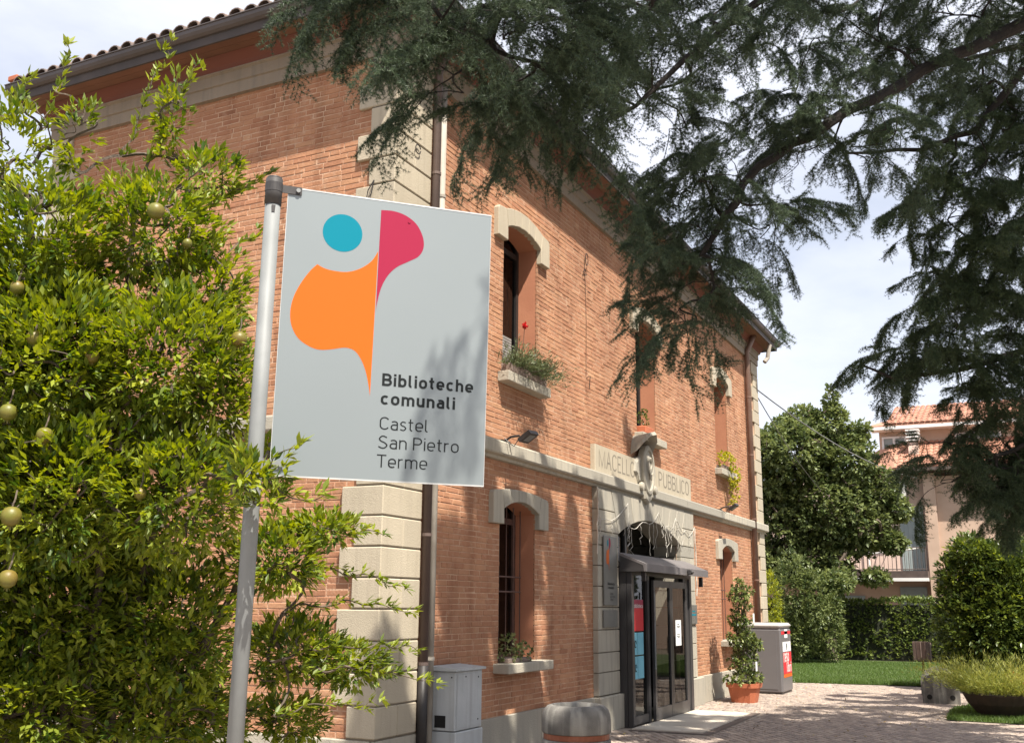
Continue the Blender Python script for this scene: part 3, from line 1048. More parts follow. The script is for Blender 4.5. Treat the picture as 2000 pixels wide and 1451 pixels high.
# front slope rows, running up from the long eave
for i in range(int((e1 - e0) / .2)):
    x = e0 + .1 + i * .2
    for k in range(9):
        if k * .3 > min(x - e0, e1 - x): break
        yy = f0 + .12 + k * .30
        V = []; F = []
        n = 6
        for q, (y, rr) in enumerate(((yy, .085), (yy + .36, .073))):
            zz = zr + (y - f0) * slope + (.034 if q == 0 else .012)
            for m_ in range(n):
                t = math.pi * m_ / (n - 1)
                V.append((x + rr * math.cos(t), y, zz + rr * .86 * math.sin(t)))
        for m_ in range(n - 1): F.append((m_, m_ + 1, n + m_ + 1, n + m_))
        others.add(V, F, float(tr.uniform(0, .9)))
others.build("roof_tile_rows", "tile", roof, kind="stuff")
# pale ridge end tile at the far corner
mb = MB(); mb.cbox(e0 + .02, e0 + .35, f1 - .02, f1 + .14, zr + .10, zr + .17, .01, .9); mb.build("ridge_tile", "terracotta", roof)

# arches ------------------------------------------------------------
def circ3(xa, za, xb, zb):
    """circle through (-xa,za),(0,zb),(xa,za): centre z, radius"""
    c = (xa * xa + za * za - zb * zb) / (2 * (za - zb))
    return c, zb - c

def window(cx, zs, zsp, zap, upper):
    w = bpy.data.objects.new("window", None); COL.objects.link(w); w.parent = bld
    cz, rad = circ3(HW, zsp, 0, zap)
    # reveal: jambs, soffit, sill bed
    D = .26
    mb = MB()
    x0, x1 = cx - HW, cx + HW
    mb.quad((x1, .016, zs), (x1, D, zs), (x1, D, zsp), (x1, .016, zsp))
    mb.quad((x0, D, zs), (x0, .016, zs), (x0, .016, zsp), (x0, D, zsp))
    N = 12
    arcp = [(cx - HW + 2 * HW * i / N, cz + math.sqrt(max(0, rad * rad - (-HW + 2 * HW * i / N) ** 2))) for i in range(N + 1)]
    for (a, b), (c, d) in zip(arcp, arcp[1:]):
        mb.quad((a, .0, b), (c, .0, d), (c, D, d), (a, D, b))
        mb.quad((a, .03, b), (a, .03, zap + .02), (c, .03, zap + .02), (c, .03, d))
    mb.build("reveal", "plaster", w)
    # hood: two legs and five wedge stones
    xo = HW + (.265 if upper else .27)
    zl = 5.95 if upper else 2.545
    zlt = zsp + (.20 if upper else .20)
    rise = .285 if upper else .225
    yf = -.065
    for sgn in (-1, 1):
        a0 = HW + .003; 
        poly = [(cx + sgn * xo, zl), (cx + sgn * a0, zl), (cx + sgn * a0, zsp), (cx + sgn * (a0 + .055), zlt + .015), (cx + sgn * (xo - .03), zlt - .005), (cx + sgn * xo, zlt - .04)]
        mb = MB(); mb.prism(poly, yf, .02, .006, st()); mb.build("hood_stone", "stone" if upper else "stone_grey", w)
    n = 5
    zc_o = cz; ro = rad + .20
    def pt(f, rr):
        a = math.asin(HW / rad) * (2 * f - 1) * (1 if rr < rad + .01 else 1.0)
        s_a = math.asin(min(1, HW / rad)) * (2 * f - 1)
        if rr < rad + .01:
            return (cx + rad * math.sin(s_a), cz + rad * math.cos(s_a))
        # outer edge bows a little more
        x = (HW + .055) * (2 * f - 1)
        return (cx + x, zsp + .215 + (rise - .195) * (1 - (2 * f - 1) ** 2))
    for i in range(n):
        f0_, f1_ = i / n + .004, (i + 1) / n - .004
        poly = [pt(f0_, rad), pt((f0_ + f1_) / 2, rad), pt(f1_, rad), pt(f1_, rad + .2), pt((f0_ + f1_) / 2, rad + .2), pt(f0_, rad + .2)]
        mb = MB(); mb.prism(poly, yf, .02, .006, st()); mb.build("hood_stone", "stone" if upper else "stone_grey", w)
    # sill
    if upper:
        mb = MB(); mb.cbox(x0 - .12, x1 + .12, -.15, .2, zs - .12, zs, .008, st()); mb.build("sill", "stone_grey", w)
    else:
        mb = MB(); mb.cbox(x0 - .12, x1 + .12, -.20, .2, zs - .105, zs, .008, st()); mb.build("sill", "stone_grey", w)
    # frame, panes, dark room behind
    mb = MB()
    yF = D + .0
    for a, b, c, d in ((x0, x0 + .06, zs, zap + .05), (x1 - .06, x1, zs, zap + .05), (cx - .04, cx + .04, zs, zap + .05)):
        mb.box(a, b, yF, yF + .06, c, d)
    mb.box(x0 + .06, cx - .04, yF + .002, yF + .058, zs, zs + .07); mb.box(cx + .04, x1 - .06, yF + .002, yF + .058, zs, zs + .07)
    mb.box(x0 + .06, cx - .04, yF + .002, yF + .058, zsp - .12, zsp - .05); mb.box(cx + .04, x1 - .06, yF + .002, yF + .058, zsp - .12, zsp - .05)
    mb.build("frame", "rust" if not upper else "blackmetal", w)
    for a, b in ((x0 + .06, cx - .04), (cx + .04, x1 - .06)):
        mb = MB(); mb.quad((a, yF + .03, zs + .07), (b, yF + .03, zs + .07), (b, yF + .03, zap + .04), (a, yF + .03, zap + .04)); mb.build("pane", "glass_win", w)
    mb = MB()
    yb = yF + .5
    mb.quad((x0, yb, zs), (x1, yb, zs), (x1, yb, zap + .1), (x0, yb, zap + .1))
    for a in (x0, x1): mb.quad((a, yF + .06, zs), (a, yb, zs), (a, yb, zap + .1), (a, yF + .06, zap + .1))
    mb.quad((x0, yF, zap + .1), (x1, yF, zap + .1), (x1, yb, zap + .1), (x0, yb, zap + .1)); mb.quad((x0, yF, zs), (x1, yF, zs), (x1, yb, zs), (x0, yb, zs))
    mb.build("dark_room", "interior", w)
    return w, x0, x1, D

for i, (cx, zs, zsp, zap, upper) in enumerate(WIN):
    w, x0, x1, D = window(cx, zs, zsp, zap, upper)
    if i == 0:
        mb = MB()
        for k in range(16):
            z = zs + .05 + k * .034
            mb.box(x0 + .02, cx + .18, D - .05, D - .043, z, z + .026)
        mb.build("blind", "blind", w)
        mb = MB()
        mb.add([(cx + .2, D - .04, zs + .05), (cx + .24, D - .02, zs + .05), (cx + .12, D - .01, zs + 1.25), (cx + .09, D - .03, zs + 1.25)], [(0, 1, 2, 3)])
        mb.build("curtain_edge", "blind", w)
    if not upper:
        mb = MB()
        for k in range(5):
            xx = x0 + .10 + k * (2 * HW - .2) / 4
            mb.tube([(xx, .15, zs), (xx, .15, zsp + .07)], .008, 6)
        mb.build("grille_bars", "rust", w)
        mb = MB()
        for z in (1.80, 1.97):
            mb.tube([(x0 + .015, .132, z), (x1 - .12, .132, z)], .010, 6)
        mb.build("grille_rail", "rust", w)

# portal --------------------------------------------------------------
portal = bpy.data.objects.new("portal", None); COL.objects.link(portal); portal.parent = bld
YF = -.08
zj = [0.47, 0.77, 1.03, 1.33, 1.63, 1.91, 2.19, 2.47, 2.66]
for s0, s1 in ((PX0, DX0 - .012), (DX1 + .012, PX1)):
    for a, b in zip(zj, zj[1:]):
        mb = MB(); mb.prism([(s0, a + .006), (s1, a + .006), (s1, b - .006), (s0, b - .006)], YF, .4, .008, st()); mb.build("portal_stone", "stone_grey", portal)
    e = .045
    mb = MB(); mb.cbox(s0 - e, s1 + (e if s0 < 7 else e + .2), YF - .045, .1, 0.0, .46, .01, st()); mb.build("portal_base", "stone_grey", portal)
acz, arad = circ3(1.5, 2.66, 0, 2.95)
def ap(x): return acz + math.sqrt(max(0, arad * arad - (x - PCX) ** 2))
ZT = Z_S0 - .037
nb = 9
for i in range(nb):
    f_a, f_b = i / nb, (i + 1) / nb
    xa, xb = DX0 + (DX1 - DX0) * f_a, DX0 + (DX1 - DX0) * f_b
    ta, tb = PCX + (xa - PCX) * 1.18, PCX + (xb - PCX) * 1.18
    poly = [(xa + .005, ap(xa)), ((xa + xb) / 2, ap((xa + xb) / 2)), (xb - .005, ap(xb)), (tb - .005, ZT), (ta + .005, ZT)]
    mb = MB(); mb.prism(poly, YF, .4, .007, st()); mb.build("portal_stone", "stone_grey", portal)
for sgn in (-1, 1):
    xo = PX0 if sgn < 0 else PX1
    xi = PCX + sgn * 1.5 * 1.0
    for a, b in ((2.66, 2.96), (2.96, ZT)):
        fa = lambda z: PCX + sgn * (1.5 + .27 * (z - 2.66) / (ZT - 2.66)) + sgn * .006
        mb = MB(); mb.prism([(xo, a + .006), (fa(a), a + .006), (fa(b), b - .006), (xo, b - .006)], YF, .05, .008, st()); mb.build("portal_stone", "stone_grey", portal)
mb = MB(); 
mb.prism([(PX0 + .01, .46), (DX0 - .03, .46), (DX0 - .03, 2.66), (PCX, 3.0), (DX1 + .03, 2.66), (DX1 + .03, .46), (PX1 - .01, .46), (PX1 - .01, ZT), (PX0 + .01, ZT)], YF + .018, YF + .02)
# joint backing only beside and above the arch
mb = MB()
for a, b, c, d in ((PX0 + .01, DX0 - .03, .46, ZT), (DX1 + .03, PX1 - .01, .46, ZT), (DX0 - .03, DX1 + .03, 3.0, ZT)):
    mb.box(a, b, YF + .016, .0, c, d)
mb.build("portal_joint", "stone_joint", portal)
mb = MB()
mb.quad((DX0, .40, 2.1), (DX1, .40, 2.1), (DX1, .40, 3.0), (DX0, .40, 3.0)); mb.build("fanlight", "glass_win", portal)
mb = MB(); mb.box(7.53, 7.61, .36, .42, 2.2, 2.96); mb.box(DX0, DX1, .36, .421, 2.15, 2.22); mb.build("fanlight_frame", "darkmetal", portal)
mb = MB()
mb.quad((DX0 - .2, 1.6, 0), (DX1 + .2, 1.6, 0), (DX1 + .2, 1.6, 3.1), (DX0 - .2, 1.6, 3.1))
for a in (DX0 - .2, DX1 + .2): mb.quad((a, .41, 0), (a, 1.6, 0), (a, 1.6, 3.1), (a, .41, 3.1))
mb.quad((DX0 - .2, .41, 3.1), (DX1 + .2, .41, 3.1), (DX1 + .2, 1.6, 3.1), (DX0 - .2, 1.6, 3.1))
mb.quad((DX0 - .2, -.1, .004), (DX1 + .2, -.1, .004), (DX1 + .2, 1.6, .004), (DX0 - .2, 1.6, .004))
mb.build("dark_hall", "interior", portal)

# inscription panel with cut letters and the coat of arms
insc = MB(); insc.prism([(5.20, Z_S1 + .003), (9.80, Z_S1 + .003), (9.80, 3.86), (5.20, 3.86)], -.075, .02, .01, .1)
insc = insc.build("inscription_panel", "stone", bld)
mb = MB()
text_strokes(mb, "MACELLO", .245, .10, lambda x, y, l: (5.33 + x, -.076 - l, 3.555 + y), width=1.50)
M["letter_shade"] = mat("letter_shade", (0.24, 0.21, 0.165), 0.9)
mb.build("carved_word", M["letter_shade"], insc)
mb = MB()
text_strokes(mb, "PUBBLICO", .245, .10, lambda x, y, l: (7.98 + x, -.076 - l, 3.555 + y), width=1.68)
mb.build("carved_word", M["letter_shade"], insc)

crest = bpy.data.objects.new("coat_of_arms", None); COL.objects.link(crest); crest.parent = bld
def oval(cx, cz, a, b, y0, y1, n=28, dome=.0):
    V = []; F = []
    rings = ((1.0, y0), (1.0, y1 + .02), (.93, y1), (.80, y1), (.76, y1 + .025), (.0, y1 - dome + .02))
    for k, (s, y) in enumerate(rings):
        for i in range(n):
            t = 2 * math.pi * i / n
            V.append((cx + a * s * math.cos(t), y, cz + b * s * math.sin(t)))
    for k in range(len(rings) - 1):
        for i in range(n):
            j = (i + 1) % n
            F.append((k * n + i, k * n + j, (k + 1) * n + j, (k + 1) * n + i))
    return V, F
mb = MB(); mb.add(*oval(7.27, 3.72, .265, .40, -.06, -.17, dome=.035), .4); mb.build("oval_shield", "stone_grey", crest, smooth=False)
mb = MB()
mb.tube([(7.27 + .115 * math.cos(t), -.187, 3.78 + .13 * math.sin(t)) for t in np.linspace(0, 2 * math.pi, 18)], .013, 6)
mb.build("shield_ring", "stone_grey", crest)
mb = MB()
mb.tube([(7.27 + .05 * math.sin(t * 1.1), -.187, 3.90 - t * .055) for t in np.linspace(0, 6, 16)], .013, 6); mb.build("shield_serpent", "stone_grey", crest)
for sgn in (-1, 1):
    mb = MB()
    mb.prism([(7.27 + sgn * .24, 3.92), (7.27 + sgn * .46, 3.83), (7.27 + sgn * .50, 3.66), (7.27 + sgn * .40, 3.60), (7.27 + sgn * .33, 3.50), (7.27 + sgn * .22, 3.50)], -.11, 0, .03, .3); mb.build("side_scroll", "stone_grey", crest)
    mb = MB(); mb.lathe((0, 0, 0), [(.02, -.02), (.062, -.01), (.07, .02), (.062, .05), (.02, .06)], 14)
    mb.v = [(7.27 + sgn * .31 + x, -.12 - z, 3.44 + y) for x, y, z in mb.v]; mb.build("volute", "stone_grey", crest)
mb = MB()
mb.prism([(7.08, 3.40), (7.46, 3.40), (7.43, 3.27), (7.27, 3.19), (7.11, 3.27)], -.15, .0, .03, .3)
mb.build("foot_scroll", "stone_grey", crest)
mb = MB()
# drooping scroll canopy above the shield, leaning out from the wall
pr = [(6.86, 3.98, -.10), (6.90, 4.10, -.20), (7.00, 4.22, -.29), (7.22, 4.27, -.31), (7.40, 4.18, -.26), (7.44, 4.02, -.16)]
V = []
for x, z, y in pr: V += [(x, y, z), (x, y + .03, z + .05), (x, .0, z + .02), (x, .0, z - .05)]
F = []
for i in range(len(pr) - 1):
    for k in range(4): F.append((i * 4 + k, i * 4 + (k + 1) % 4, i * 4 + 4 + (k + 1) % 4, i * 4 + 4 + k))
F += [(0, 1, 2, 3), tuple(len(pr) * 4 - 1 - k for k in range(4))]
mb.add(V, F, .3); mb.build("helm_scroll", "stone_grey", crest)

# glazed entrance box ---------------------------------------------------
ent = bpy.data.objects.new("entrance", None); COL.objects.link(ent); ent.parent = bld
YV = -.26
EX0, EX1, EZ = 6.085, 9.02, 2.19
for a, b in ((EX0, EX0 + .10), (6.78, 6.86), (8.56, 8.66), (EX1 - .12, EX1)):
    mb = MB(); mb.cbox(a, b, YV, YV + .08, 0.0, EZ, .006); mb.build("post", "darkmetal", ent)
mb = MB(); mb.box(EX0, EX0 + .04, YV + .082, -.07, 0, EZ); mb.build("side_cheek", "darkmetal", ent)
mb = MB(); mb.box(EX1 - .04, EX1, YV + .082, -.07, 0, EZ); mb.build("side_cheek", "darkmetal", ent)
mb = MB(); mb.box(8.66, EX1 - .12, YV + .02, YV + .06, 0.0, EZ - .08); mb.build("side_panel", "darkmetal", ent)
mb = MB(); mb.box(EX0 + .1, EX1 - .12, YV + .002, YV + .14, EZ - .10, EZ); mb.build("header", "darkmetal", ent)
mb = MB(); mb.box(EX0 + .1, 6.78, YV + .01, YV + .07, .03, .14); mb.build("bottom_rail", "darkmetal", ent)
mb = MB(); mb.quad((EX0 + .1, YV + .04, .14), (6.78, YV + .04, .14), (6.78, YV + .04, EZ - .1), (EX0 + .1, YV + .04, EZ - .1)); mb.build("pane", "glass", ent)
mb = MB(); mb.box(EX0 + .04, EX1 - .04, -.16, -.07, EZ - .03, EZ); mb.build("top_plate", "darkmetal", ent)
# two sliding leaves standing proud of the frame
YL = YV - .055
for k, (a, b) in enumerate(((6.90, 7.74), (7.74, 8.56))):
    leaf = MB()
    leaf.cbox(a, a + .075, YL, YL + .045, .03, EZ - .16, .004); leaf.cbox(b - .075, b, YL, YL + .045, .03, EZ - .16, .004)
    leaf.box(a + .075, b - .075, YL + .002, YL + .043, .03, .20); leaf.box(a + .075, b - .075, YL + .002, YL + .043, EZ - .26, EZ - .162)
    leaf = leaf.build("door_leaf", "darkmetal", ent)
    p = MB(); p.quad((a + .075, YL + .022, .20), (b - .075, YL + .022, .20), (b - .075, YL + .022, EZ - .26), (a + .075, YL + .022, EZ - .26)); p.build("pane", "glass", leaf)
mb = MB(); mb.tube([(6.86, YL - .02, .75), (6.86, YL - .02, 1.85)], .011, 8); mb.build("pull_bar", "galv", ent)
# sloping canopy
can = MB()
cx0, cx1 = 6.02, 9.22
V = []
for x in (cx0, cx1):
    V += [(x, -.10, 2.40), (x, -.50, 2.235), (x, -.50, 2.13), (x, -.47, 2.13), (x, -.46, 2.215), (x, -.10, 2.36)]
F = [(i, (i + 1) % 6, 6 + (i + 1) % 6, 6 + i) for i in range(6)] + [(0, 1, 2, 3, 4, 5), (11, 10, 9, 8, 7, 6)]
can.add(V, F); can.build("canopy", "canopy", ent)
mb = MB(); mb.box(cx0 + .005, cx0 + .02, -.46, -.10, 2.13, 2.22); mb.add([(cx0 + .004, -.46, 2.21), (cx0 + .004, -.10, 2.21), (cx0 + .004, -.10, 2.36)], [(0, 1, 2)]); mb.build("canopy_cheek", "darkmetal", ent)
mb = MB(); mb.cbox(8.0, 8.09, -.56, -.505, 2.14, 2.22, .01); mb.tube([(8.045, -.56, 2.18), (8.045, -.585, 2.165)], .03, 10); mb.build("door_sensor", "darkmetal", ent)
for x in (6.22, 9.12):
    mb = MB(); mb.box(x, x + .05, -.42, -.36, 1.97 if x > 7 else 2.0, 2.13); mb.build("canopy_bracket", "darkmetal", ent)
mb = MB(); mb.box(DX0 + .002, 6.9, -.07, .0, 2.225, 2.255); mb.build("light_tube", "white_paint", ent)

# marble threshold
mb = MB()
mb.add([(5.88, -.30, .022), (8.94, -.30, .022), (8.90, -1.20, .022), (5.95, -1.27, .022), (5.88, -.30, 0), (8.94, -.30, 0), (8.90, -1.20, 0), (5.95, -1.27, 0)],
       [(3, 2, 1, 0), (0, 4, 7, 3), (3, 7, 6, 2), (2, 6, 5, 1), (1, 5, 4, 0)])
th_ = mb.build("threshold_slab", "marble"); tag(th_, "pale marble slab lying on the paving before the glass entrance", "slab")
mb = MB(); mb.add([(5.76, -.28, .008), (9.08, -.28, .008), (9.06, -1.33, .008), (5.84, -1.40, .008)], [(3, 2, 1, 0)])
mb.build("slab_border", "mat_dark", th_)

# downpipes
def pipe(pts, r_, m, name="downpipe", clips=()):
    mb = MB(); mb.tube(pts, r_, 14)
    o = mb.build(name, m, bld, smooth=False)
    for p in o.data.polygons: p.use_smooth = len(p.vertices) == 4
    for z in clips:
        c = MB(); c.tube([(pts[-1][0], pts[-1][1], z), (pts[-1][0], pts[-1][1], z + .03)], r_ + .007, 14); c.build("pipe_clip", m, o)
pipe([(.705, -.30, 7.72), (.705, -.072, 7.30), (.705, -.072, 1.10)], .046, "pipe_dark", clips=(6.1, 4.2, 2.3, 1.08))
pipe([(.705, -.072, 1.09), (.705, -.072, 0.0)], .052, "blackmetal")
pipe([(.86, -.05, 7.2), (.86, -.05, 0.0)], .042, "pipe_pale", name="conduit", clips=(5.9, 3.0, 1.12))
pipe([(14.47, -.30, 7.72), (14.47, -.085, 7.25), (14.47, -.085, .55)], .06, "pipe_brown", clips=(6.2, 4.9, 3.5, 2.2))
pipe([(14.47, -.085, .85), (14.47, -.085, 0.0)], .075, "blackmetal")
# broken pale pipe end near the far eave
mb = MB(); mb.tube([(15.35, -.42, 7.60), (15.35, -.36, 7.28), (15.28, -.30, 7.18)], .05, 10); mb.build("pipe_stub", "pipe_pale", bld)

# iron rings and small hooks on the wall and corner stones
def iron(pts, label, r_=.006, name="iron_hook", group="small iron hooks on the walls"):
    mb = MB(); mb.tube(pts, r_, 6); o = mb.build(name, "blackmetal", bld)
    return o
def ring(c, a, b, n=14, plane='f'):
    return [(c[0] + a * math.cos(t), c[1], c[2] + b * math.sin(t)) if plane == 'f' else (c[0], c[1] + a * math.cos(t), c[2] + b * math.sin(t)) for t in np.linspace(0.3, 6.2, n)]
iron(ring((.35, -.06, 6.25), .05, .05), "")
iron([(.33, -.05, 5.61), (.40, -.10, 5.60), (.34, -.075, 5.45), (.30, -.06, 5.56)], "")
iron([(-.05, .20, 5.80), (-.09, .24, 5.68), (-.08, .27, 5.55), (-.06, .22, 5.66), (-.05, .20, 5.80)], "")
iron(ring((5.05, -.03, 6.52), .05, .09), ""); iron(ring((4.98, -.03, 6.30), .05, .04), ""); iron([(5.1, -.02, 6.05), (5.14, -.05, 6.03)], "")
iron([(5.0, -.03, 4.76), (5.0, -.09, 4.78), (5.03, -.06, 4.60)], "")
iron([(5.02, -.01, 6.5), (5.06, -.012, 5.6), (5.04, -.012, 4.8)], "", .003)

# ------------------------------------------------------------------ library sign on its post
TL = Vector((-5.016, -2.812, 3.283))
SU = Vector((0.7182, -0.6958, -0.002)).normalized()
SV = Vector((0.0268, 0.0304, -0.9992)).normalized()
SN = SV.cross(SU).normalized()
if SN.dot(CAM - TL) < 0: SN = -SN
PW, PH = 0.864, 1.160
post_top = TL + SU * -0.056 - SV * 0.028
down = SV.copy()
Lp = post_top.z / -down.z
post_base = post_top + down * Lp
sign = thing("library_sign", post_base, "pale silver library sign with teal, crimson and orange emblem on a galvanised post", "sign")
mb = MB(); mb.tube([post_top + down * .05, post_top + down * 1.1, post_base], .0305, 28)
o = mb.build("post", "galv", sign)
for p in o.data.polygons: p.use_smooth = len(p.vertices) == 4
mb = MB(); mb.tube([post_top + down * 0.004, post_top + down * .112], .0335, 28)
mb.tube([post_top - down * .004, post_top + down * .004], .029, 24)
o = mb.build("post_cap", "blackplastic", sign)
for p in o.data.polygons: p.use_smooth = len(p.vertices) == 4
mb = MB()
cc = post_top + down * .12 + SN * .028
for a in (-.006, .006): pass
mb.add([cc + SU * -.008 + SN * .004 - SV * -.0, cc + SU * .008 + SN * .004, cc + SU * .006 + SN * .004 + SV * .03, cc + SU * -.006 + SN * .004 + SV * .03], [(0, 1, 2, 3)])
mb.build("cap_clip", "blackplastic", sign)
def sbox(mb, a0, a1, b0, b1, n0, n1):
    P = [TL + SU * a + SV * b + SN * n for n in (n0, n1) for (a, b) in ((a0, b0), (a1, b0), (a1, b1), (a0, b1))]
    mb.add(P, [(0, 1, 2, 3), (7, 6, 5, 4), (0, 4, 5, 1), (1, 5, 6, 2), (2, 6, 7, 3), (3, 7, 4, 0)])
mb = MB(); sbox(mb, 0.002, PW - .002, 0.004, PH - .004, -.004, .0)
panel = mb.build("panel", "panel", sign)
mb = MB()
sbox(mb, 0, PW, -.002, .0035, -.005, .0012); sbox(mb, 0, PW, PH - .0035, PH + .002, -.005, .0012)
sbox(mb, 0, .0018, .0035, PH - .0035, -.005, .0012); sbox(mb, PW - .0018, PW, .0035, PH - .0035, -.005, .0012)
mb.build("panel_edge", "panel_edge", panel)
for b in (.012, 1.118):
    mb = MB()
    sbox(mb, -.028, .055, b - .016, b + .016, .0018, .006)
    br = mb.build("bracket", "blackplastic" if b < .5 else "galv", sign)
    mb = MB(); c_ = TL + SU * .040 + SV * b + SN * .006; mb.tube([c_, c_ + SN * .008], .009, 8); mb.build("bolt", "galv", br)
    mb = MB(); mb.tube([post_top + down * (.028 + b - .018), post_top + down * (.028 + b + .018)], .035, 20); mb.build("clamp", "blackplastic" if b < .5 else "galv", br)
def flat(name, pts, m, lift):
    P = [TL + SU * a + SV * b + SN * lift for a, b in pts]
    me = bpy.data.meshes.new(name)
    import bmesh
    bm = bmesh.new()
    vs_ = [bm.verts.new(p - post_base) for p in P]
    f = bm.faces.new(vs_)
    bmesh.ops.triangulate(bm, faces=[f])
    bm.to_mesh(me); bm.free()
    me.materials.append(M[m])
    o = bpy.data.objects.new(name, me); COL.objects.link(o); o.parent = panel
    return o
flat("emblem_disc", [(.229 + .081 * math.cos(t), .162 + .079 * math.sin(t)) for t in np.linspace(0, 2 * math.pi, 56)[:-1]], "teal", .0006)
red = smooth([(.3832, .0424), (.4374, .0398), (.4909, .0529), (.5359, .0838), (.5644, .1336), (.5696, .1816), (.550, .221), (.5069, .2494), (.4602, .2782), (.4239, .319), (.3981, .3756), (.3844, .444), (.3815, .4825)], 6)
flat("emblem_wing", red + [(.382, .2166)], "crimson", .0006)
orr = smooth([(.3793, .2198), (.3532, .2661), (.3079, .303), (.2548, .3236), (.1974, .3246), (.1602, .3177), (.1349, .3057)], 5) + \
      smooth([(.1335, .307), (.1064, .3382), (.0728, .3936), (.0487, .4524), (.0399, .5093), (.0472, .5643), (.0749, .6127), (.1171, .6412), (.1587, .6531), (.2043, .6487), (.2498, .6378), (.2775, .6361), (.306, .6466), (.3308, .6773), (.3517, .7227), (.3666, .7781), (.3745, .8228)], 5)
flat("emblem_body", orr + [(.3761, .6257)], "orange", .0006)
def sp_place(x0, base):
    return lambda x, y, l: TL + SU * (x0 + x) + SV * (base - y) + SN * (.0006 + l)
for txt, x0, base, w, wd in (("Biblioteche", .4215, .777, .175, .384), ("comunali", .4195, .853, .175, .3105),
                             ("Castel", .420, .954, .088, .1995), ("San", .418, 1.0295, .088, .116), ("Pietro", .560, 1.0295, .088, .192), ("Terme", .415, 1.105, .088, .207)):
    mb = MB(); text_strokes(mb, txt, .0508, w, sp_place(x0, base), width=wd)
    mb.build("lettering", "ink", panel)
mb = MB(); c_ = TL + SU * .504 + SV * .0777; mb.tube([c_ + SN * .0007, c_ + SN * .003], .006, 8); mb.build("rivet", "crimson", panel)

# ------------------------------------------------------------------ plaques, posters and lamps on the facade
def emblem(mb_c, mb_r, mb_o, x, z, s, y):
    def pts(l): return [(x + a * s * .55, y, z - b * s) for a, b in l]
    for mb_, l in ((mb_c, [(.229 + .081 * math.cos(t), .162 + .079 * math.sin(t)) for t in np.linspace(0, 6.28, 16)[:-1]]),):
        mb_.add(pts(l), [tuple(range(len(l)))])
    l = red[::4] + [(.382, .2166)]; mb_r.add(pts(l), [tuple(range(len(l)))])
    c0 = (.22, .5)
    l = orr[::4] + [(.3761, .6257)]
    P = pts([c0] + l); mb_o.add(P, [(0, i, i + 1) for i in range(1, len(P) - 1)] + [(0, len(P) - 1, 1)])
mb = MB(); mb.cbox(5.40, 5.90, YF - .035, YF - .012, 1.655, 2.60, .004); mb.box(5.43, 5.46, YF - .012, YF, 1.75, 2.5); mb.box(5.84, 5.87, YF - .012, YF, 1.75, 2.5)
pl = mb.build("library_plaque", "brass_plate"); tag(pl, "tall narrow grey metal plaque with coloured emblem left of the entrance", "plaque")
a_, b_, c_ = MB(), MB(), MB()
emblem(a_, b_, c_, 5.46, 2.60, .60, YF - .0365)
a_.build("emblem_disc", "teal", pl); b_.build("emblem_wing", "crimson", pl); c_.build("emblem_body", "orange", pl)
mb = MB()
for txt, x0, zz, w, wd, cap in (("Biblioteche", 5.52, 1.93, .16, .26, .036), ("comunali", 5.52, 1.88, .16, .23, .036), ("Castel", 5.60, 1.80, .1, .12, .03), ("San Pietro", 5.60, 1.76, .1, .2, .03), ("Terme", 5.60, 1.72, .1, .12, .03)):
    text_strokes(mb, txt, cap, w, lambda x, y, l, x0=x0, zz=zz: (x0 + x, YF - .0365 - l, zz + y), width=wd)
mb.build("lettering", "ink", pl)
mb = MB(); mb.cbox(5.39, 5.91, YF - .03, YF - .002, 1.36, 1.59, .004)
p2 = mb.build("small_plaque", "brass_plate"); tag(p2, "small plain grey plaque mounted just below the tall emblem plaque", "plaque")
mb = MB(); mb.cbox(9.40, 9.84, YF - .03, YF - .002, 1.36, 1.68, .004)
p3 = mb.build("opening_plaque", "brass_plate"); tag(p3, "small dark plaque with teal lines right of the glass door", "plaque")
mb = MB()
mb.quad((9.47, YF - .0315, 1.50), (9.78, YF - .0315, 1.50), (9.78, YF - .0315, 1.525), (9.47, YF - .0315, 1.525))
mb.quad((9.55, YF - .0315, 1.56), (9.72, YF - .0315, 1.56), (9.72, YF - .0315, 1.58), (9.55, YF - .0315, 1.58)); mb.build("print", "teal", p3)

YP = YV + .036
mb = MB(); mb.box(6.24, 6.66, YP - .003, YP, 1.30, 1.74)
po = mb.build("red_poster", "red"); tag(po, "red poster with white lettering behind the left entrance glass", "poster")
mb = MB(); mb.quad((6.24, YP - .0035, 1.62), (6.66, YP - .0035, 1.62), (6.66, YP - .0035, 1.74), (6.24, YP - .0035, 1.74)); mb.build("print", "maroon_print", po)
mb = MB(); text_strokes(mb, "biblioteca", .055, .14, lambda x, y, l: (6.26 + x, YP - .004 - l, 1.625 + y), width=.38); mb.build("lettering", "white_print", po)
k = 0
for zz in (.64, .97):
    for xx in (6.24, 6.40):
        wd = .145 if xx < 6.3 else .25
        mb = MB(); mb.box(xx, xx + wd, YP - .003, YP, zz, zz + .31)
        lb = mb.build("blue_sheet", "lightblue")
        tag(lb, ("upper" if zz > .8 else "lower") + (" narrow" if xx < 6.3 else " wide") + " light blue sheet in the entrance glass under the red poster", "sheet", "light blue sheets in the entrance glass")
        if xx < 6.3:
            m2 = MB(); m2.tube([(xx + .06 + .03 * math.cos(t), YP - .0045, zz + .15 + .05 * math.sin(t)) for t in np.linspace(0, 5.5, 9)], .006, 4); m2.build("print", "ink", lb)
YS = YL + .018
mb = MB(); mb.box(7.98, 8.26, YS - .003, YS, 1.05, 1.44)
pp = mb.build("paper_notice", "paper"); tag(pp, "white paper notice taped inside the right sliding glass door", "notice")
mb = MB()
